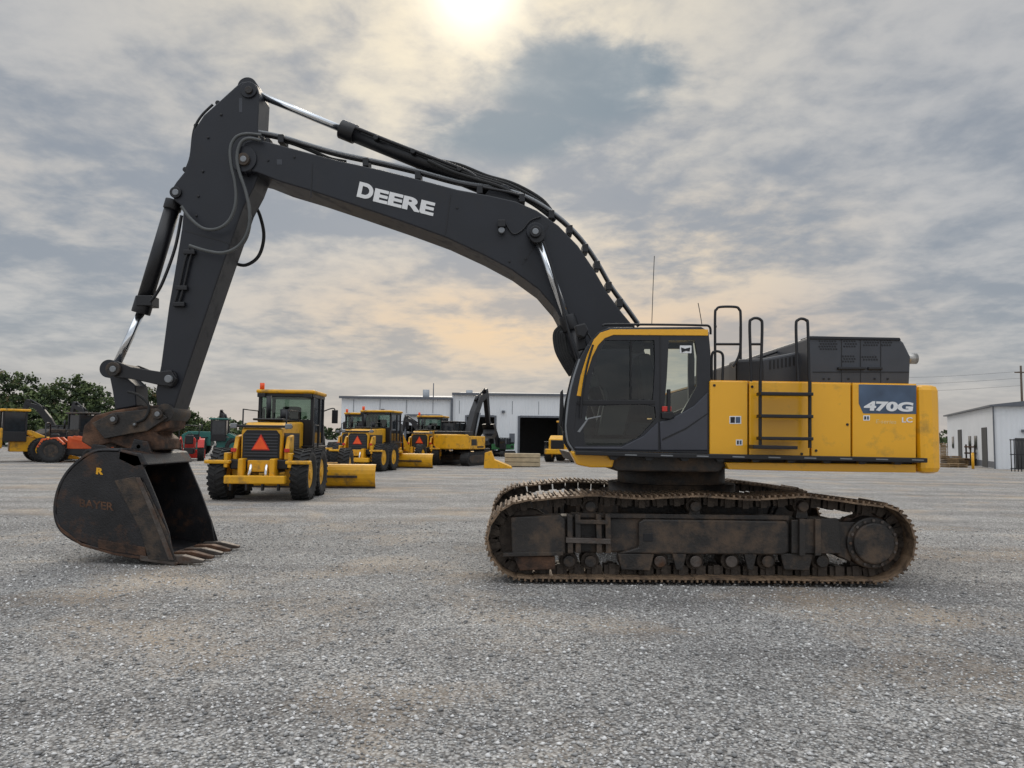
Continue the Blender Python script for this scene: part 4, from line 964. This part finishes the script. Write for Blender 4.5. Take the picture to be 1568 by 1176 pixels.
def gauss(cx, cz, wx_, wz_, warp=.0):
    xx_ = X; zz_ = Z
    if warp:
        xx_ = mt('MULTIPLY_ADD', mt('SUBTRACT', nB, .5), warp, X); zz_ = mt('MULTIPLY_ADD', mt('SUBTRACT', dens, .5), warp*.8, Z)
    a = mt('POWER', mt('ABSOLUTE', mt('DIVIDE', mt('SUBTRACT', xx_, cx), wx_)), 2.0)
    b = mt('POWER', mt('ABSOLUTE', mt('DIVIDE', mt('SUBTRACT', zz_, cz), wz_)), 2.0)
    g = mt('EXPONENT', mt('MULTIPLY', mt('ADD', a, b), -1.0))
    return mt('MULTIPLY', g, sstep(Y, -.05, .1))
def cmix(f, a, b, mode='MIX'):
    mx = N.new('ShaderNodeMix'); mx.data_type = 'RGBA'; mx.blend_type = mode; mx.clamp_factor = True
    if isinstance(f, (int, float)): mx.inputs[0].default_value = f
    else: L.new(f, mx.inputs[0])
    for i, v in ((6, a), (7, b)):
        if isinstance(v, tuple): mx.inputs[i].default_value = (*v, 1)
        else: L.new(v, mx.inputs[i])
    return mx.outputs[2]
c = cmix(t, (.275, .305, .345), (.50, .50, .50))
# opening in the cloud: its edge is carried by the cloud density, its inside keeps faint cloud
holeg = mt('MAXIMUM', gauss(.085, .44, .15, .062, .15), mt('MULTIPLY', gauss(-.01, .375, .12, .035, .15), .8))
hole = sstep(mt('SUBTRACT', holeg, mt('MULTIPLY', mt('SUBTRACT', dens, .5), 2.2)), .22, .80)
hc = cmix(t, (.17, .235, .285), (.26, .32, .365))
c = cmix(mt('MULTIPLY', hole, .92), c, hc)
dt = N.new('ShaderNodeVectorMath'); dt.operation = 'DOT_PRODUCT'; L.new(tc.outputs['Generated'], dt.inputs[0]); dt.inputs[1].default_value = sun
dd = mt('MAXIMUM', dt.outputs['Value'], 0.0)
gl = mt('MULTIPLY', mt('POWER', dd, 22.0), mt('MULTIPLY_ADD', t, .95, .04))
gl = mt('MULTIPLY', gl, mt('SUBTRACT', 1.0, mt('MULTIPLY', hole, .9)))
c = cmix(gl, c, (.95, .83, .60))
c = cmix(mt('MULTIPLY', mt('POWER', dd, 900.0), 1.0, clamp=True), c, (1.7, 1.6, 1.3))
wm = mt('MULTIPLY', gauss(.01, .145, .28, .075), mt('MULTIPLY_ADD', t, .75, .25))
wm2 = mt('MULTIPLY', gauss(.22, .24, .15, .065), mt('MULTIPLY_ADD', t, .95, .05))
wm3 = mt('MULTIPLY', gauss(.28, .13, .16, .05), mt('MULTIPLY_ADD', t, .6, .3))
c = cmix(mt('MULTIPLY', wm, .95), c, (.86, .61, .36)); c = cmix(mt('MULTIPLY', wm2, .95), c, (.88, .70, .47)); c = cmix(mt('MULTIPLY', wm3, .7), c, (.74, .54, .37))
wl = mt('MULTIPLY', gauss(-.5, .26, .3, .1), t); c = cmix(mt('MULTIPLY', wl, .4), c, (.68, .60, .49))
hz = mt('SUBTRACT', 1.0, sstep(Z, .0, .14)); c = cmix(mt('MULTIPLY', hz, .7), c, (.47, .435, .42))
gain = mt('ADD', mt('MULTIPLY_ADD', sstep(Z, .52, .80), 2.3, 1.0), mt('MULTIPLY', sstep(mt('MULTIPLY', Y, -1.0), -.2, .5), .9))  # added brightness in unseen sky, overhead and behind, lights ground and near sides
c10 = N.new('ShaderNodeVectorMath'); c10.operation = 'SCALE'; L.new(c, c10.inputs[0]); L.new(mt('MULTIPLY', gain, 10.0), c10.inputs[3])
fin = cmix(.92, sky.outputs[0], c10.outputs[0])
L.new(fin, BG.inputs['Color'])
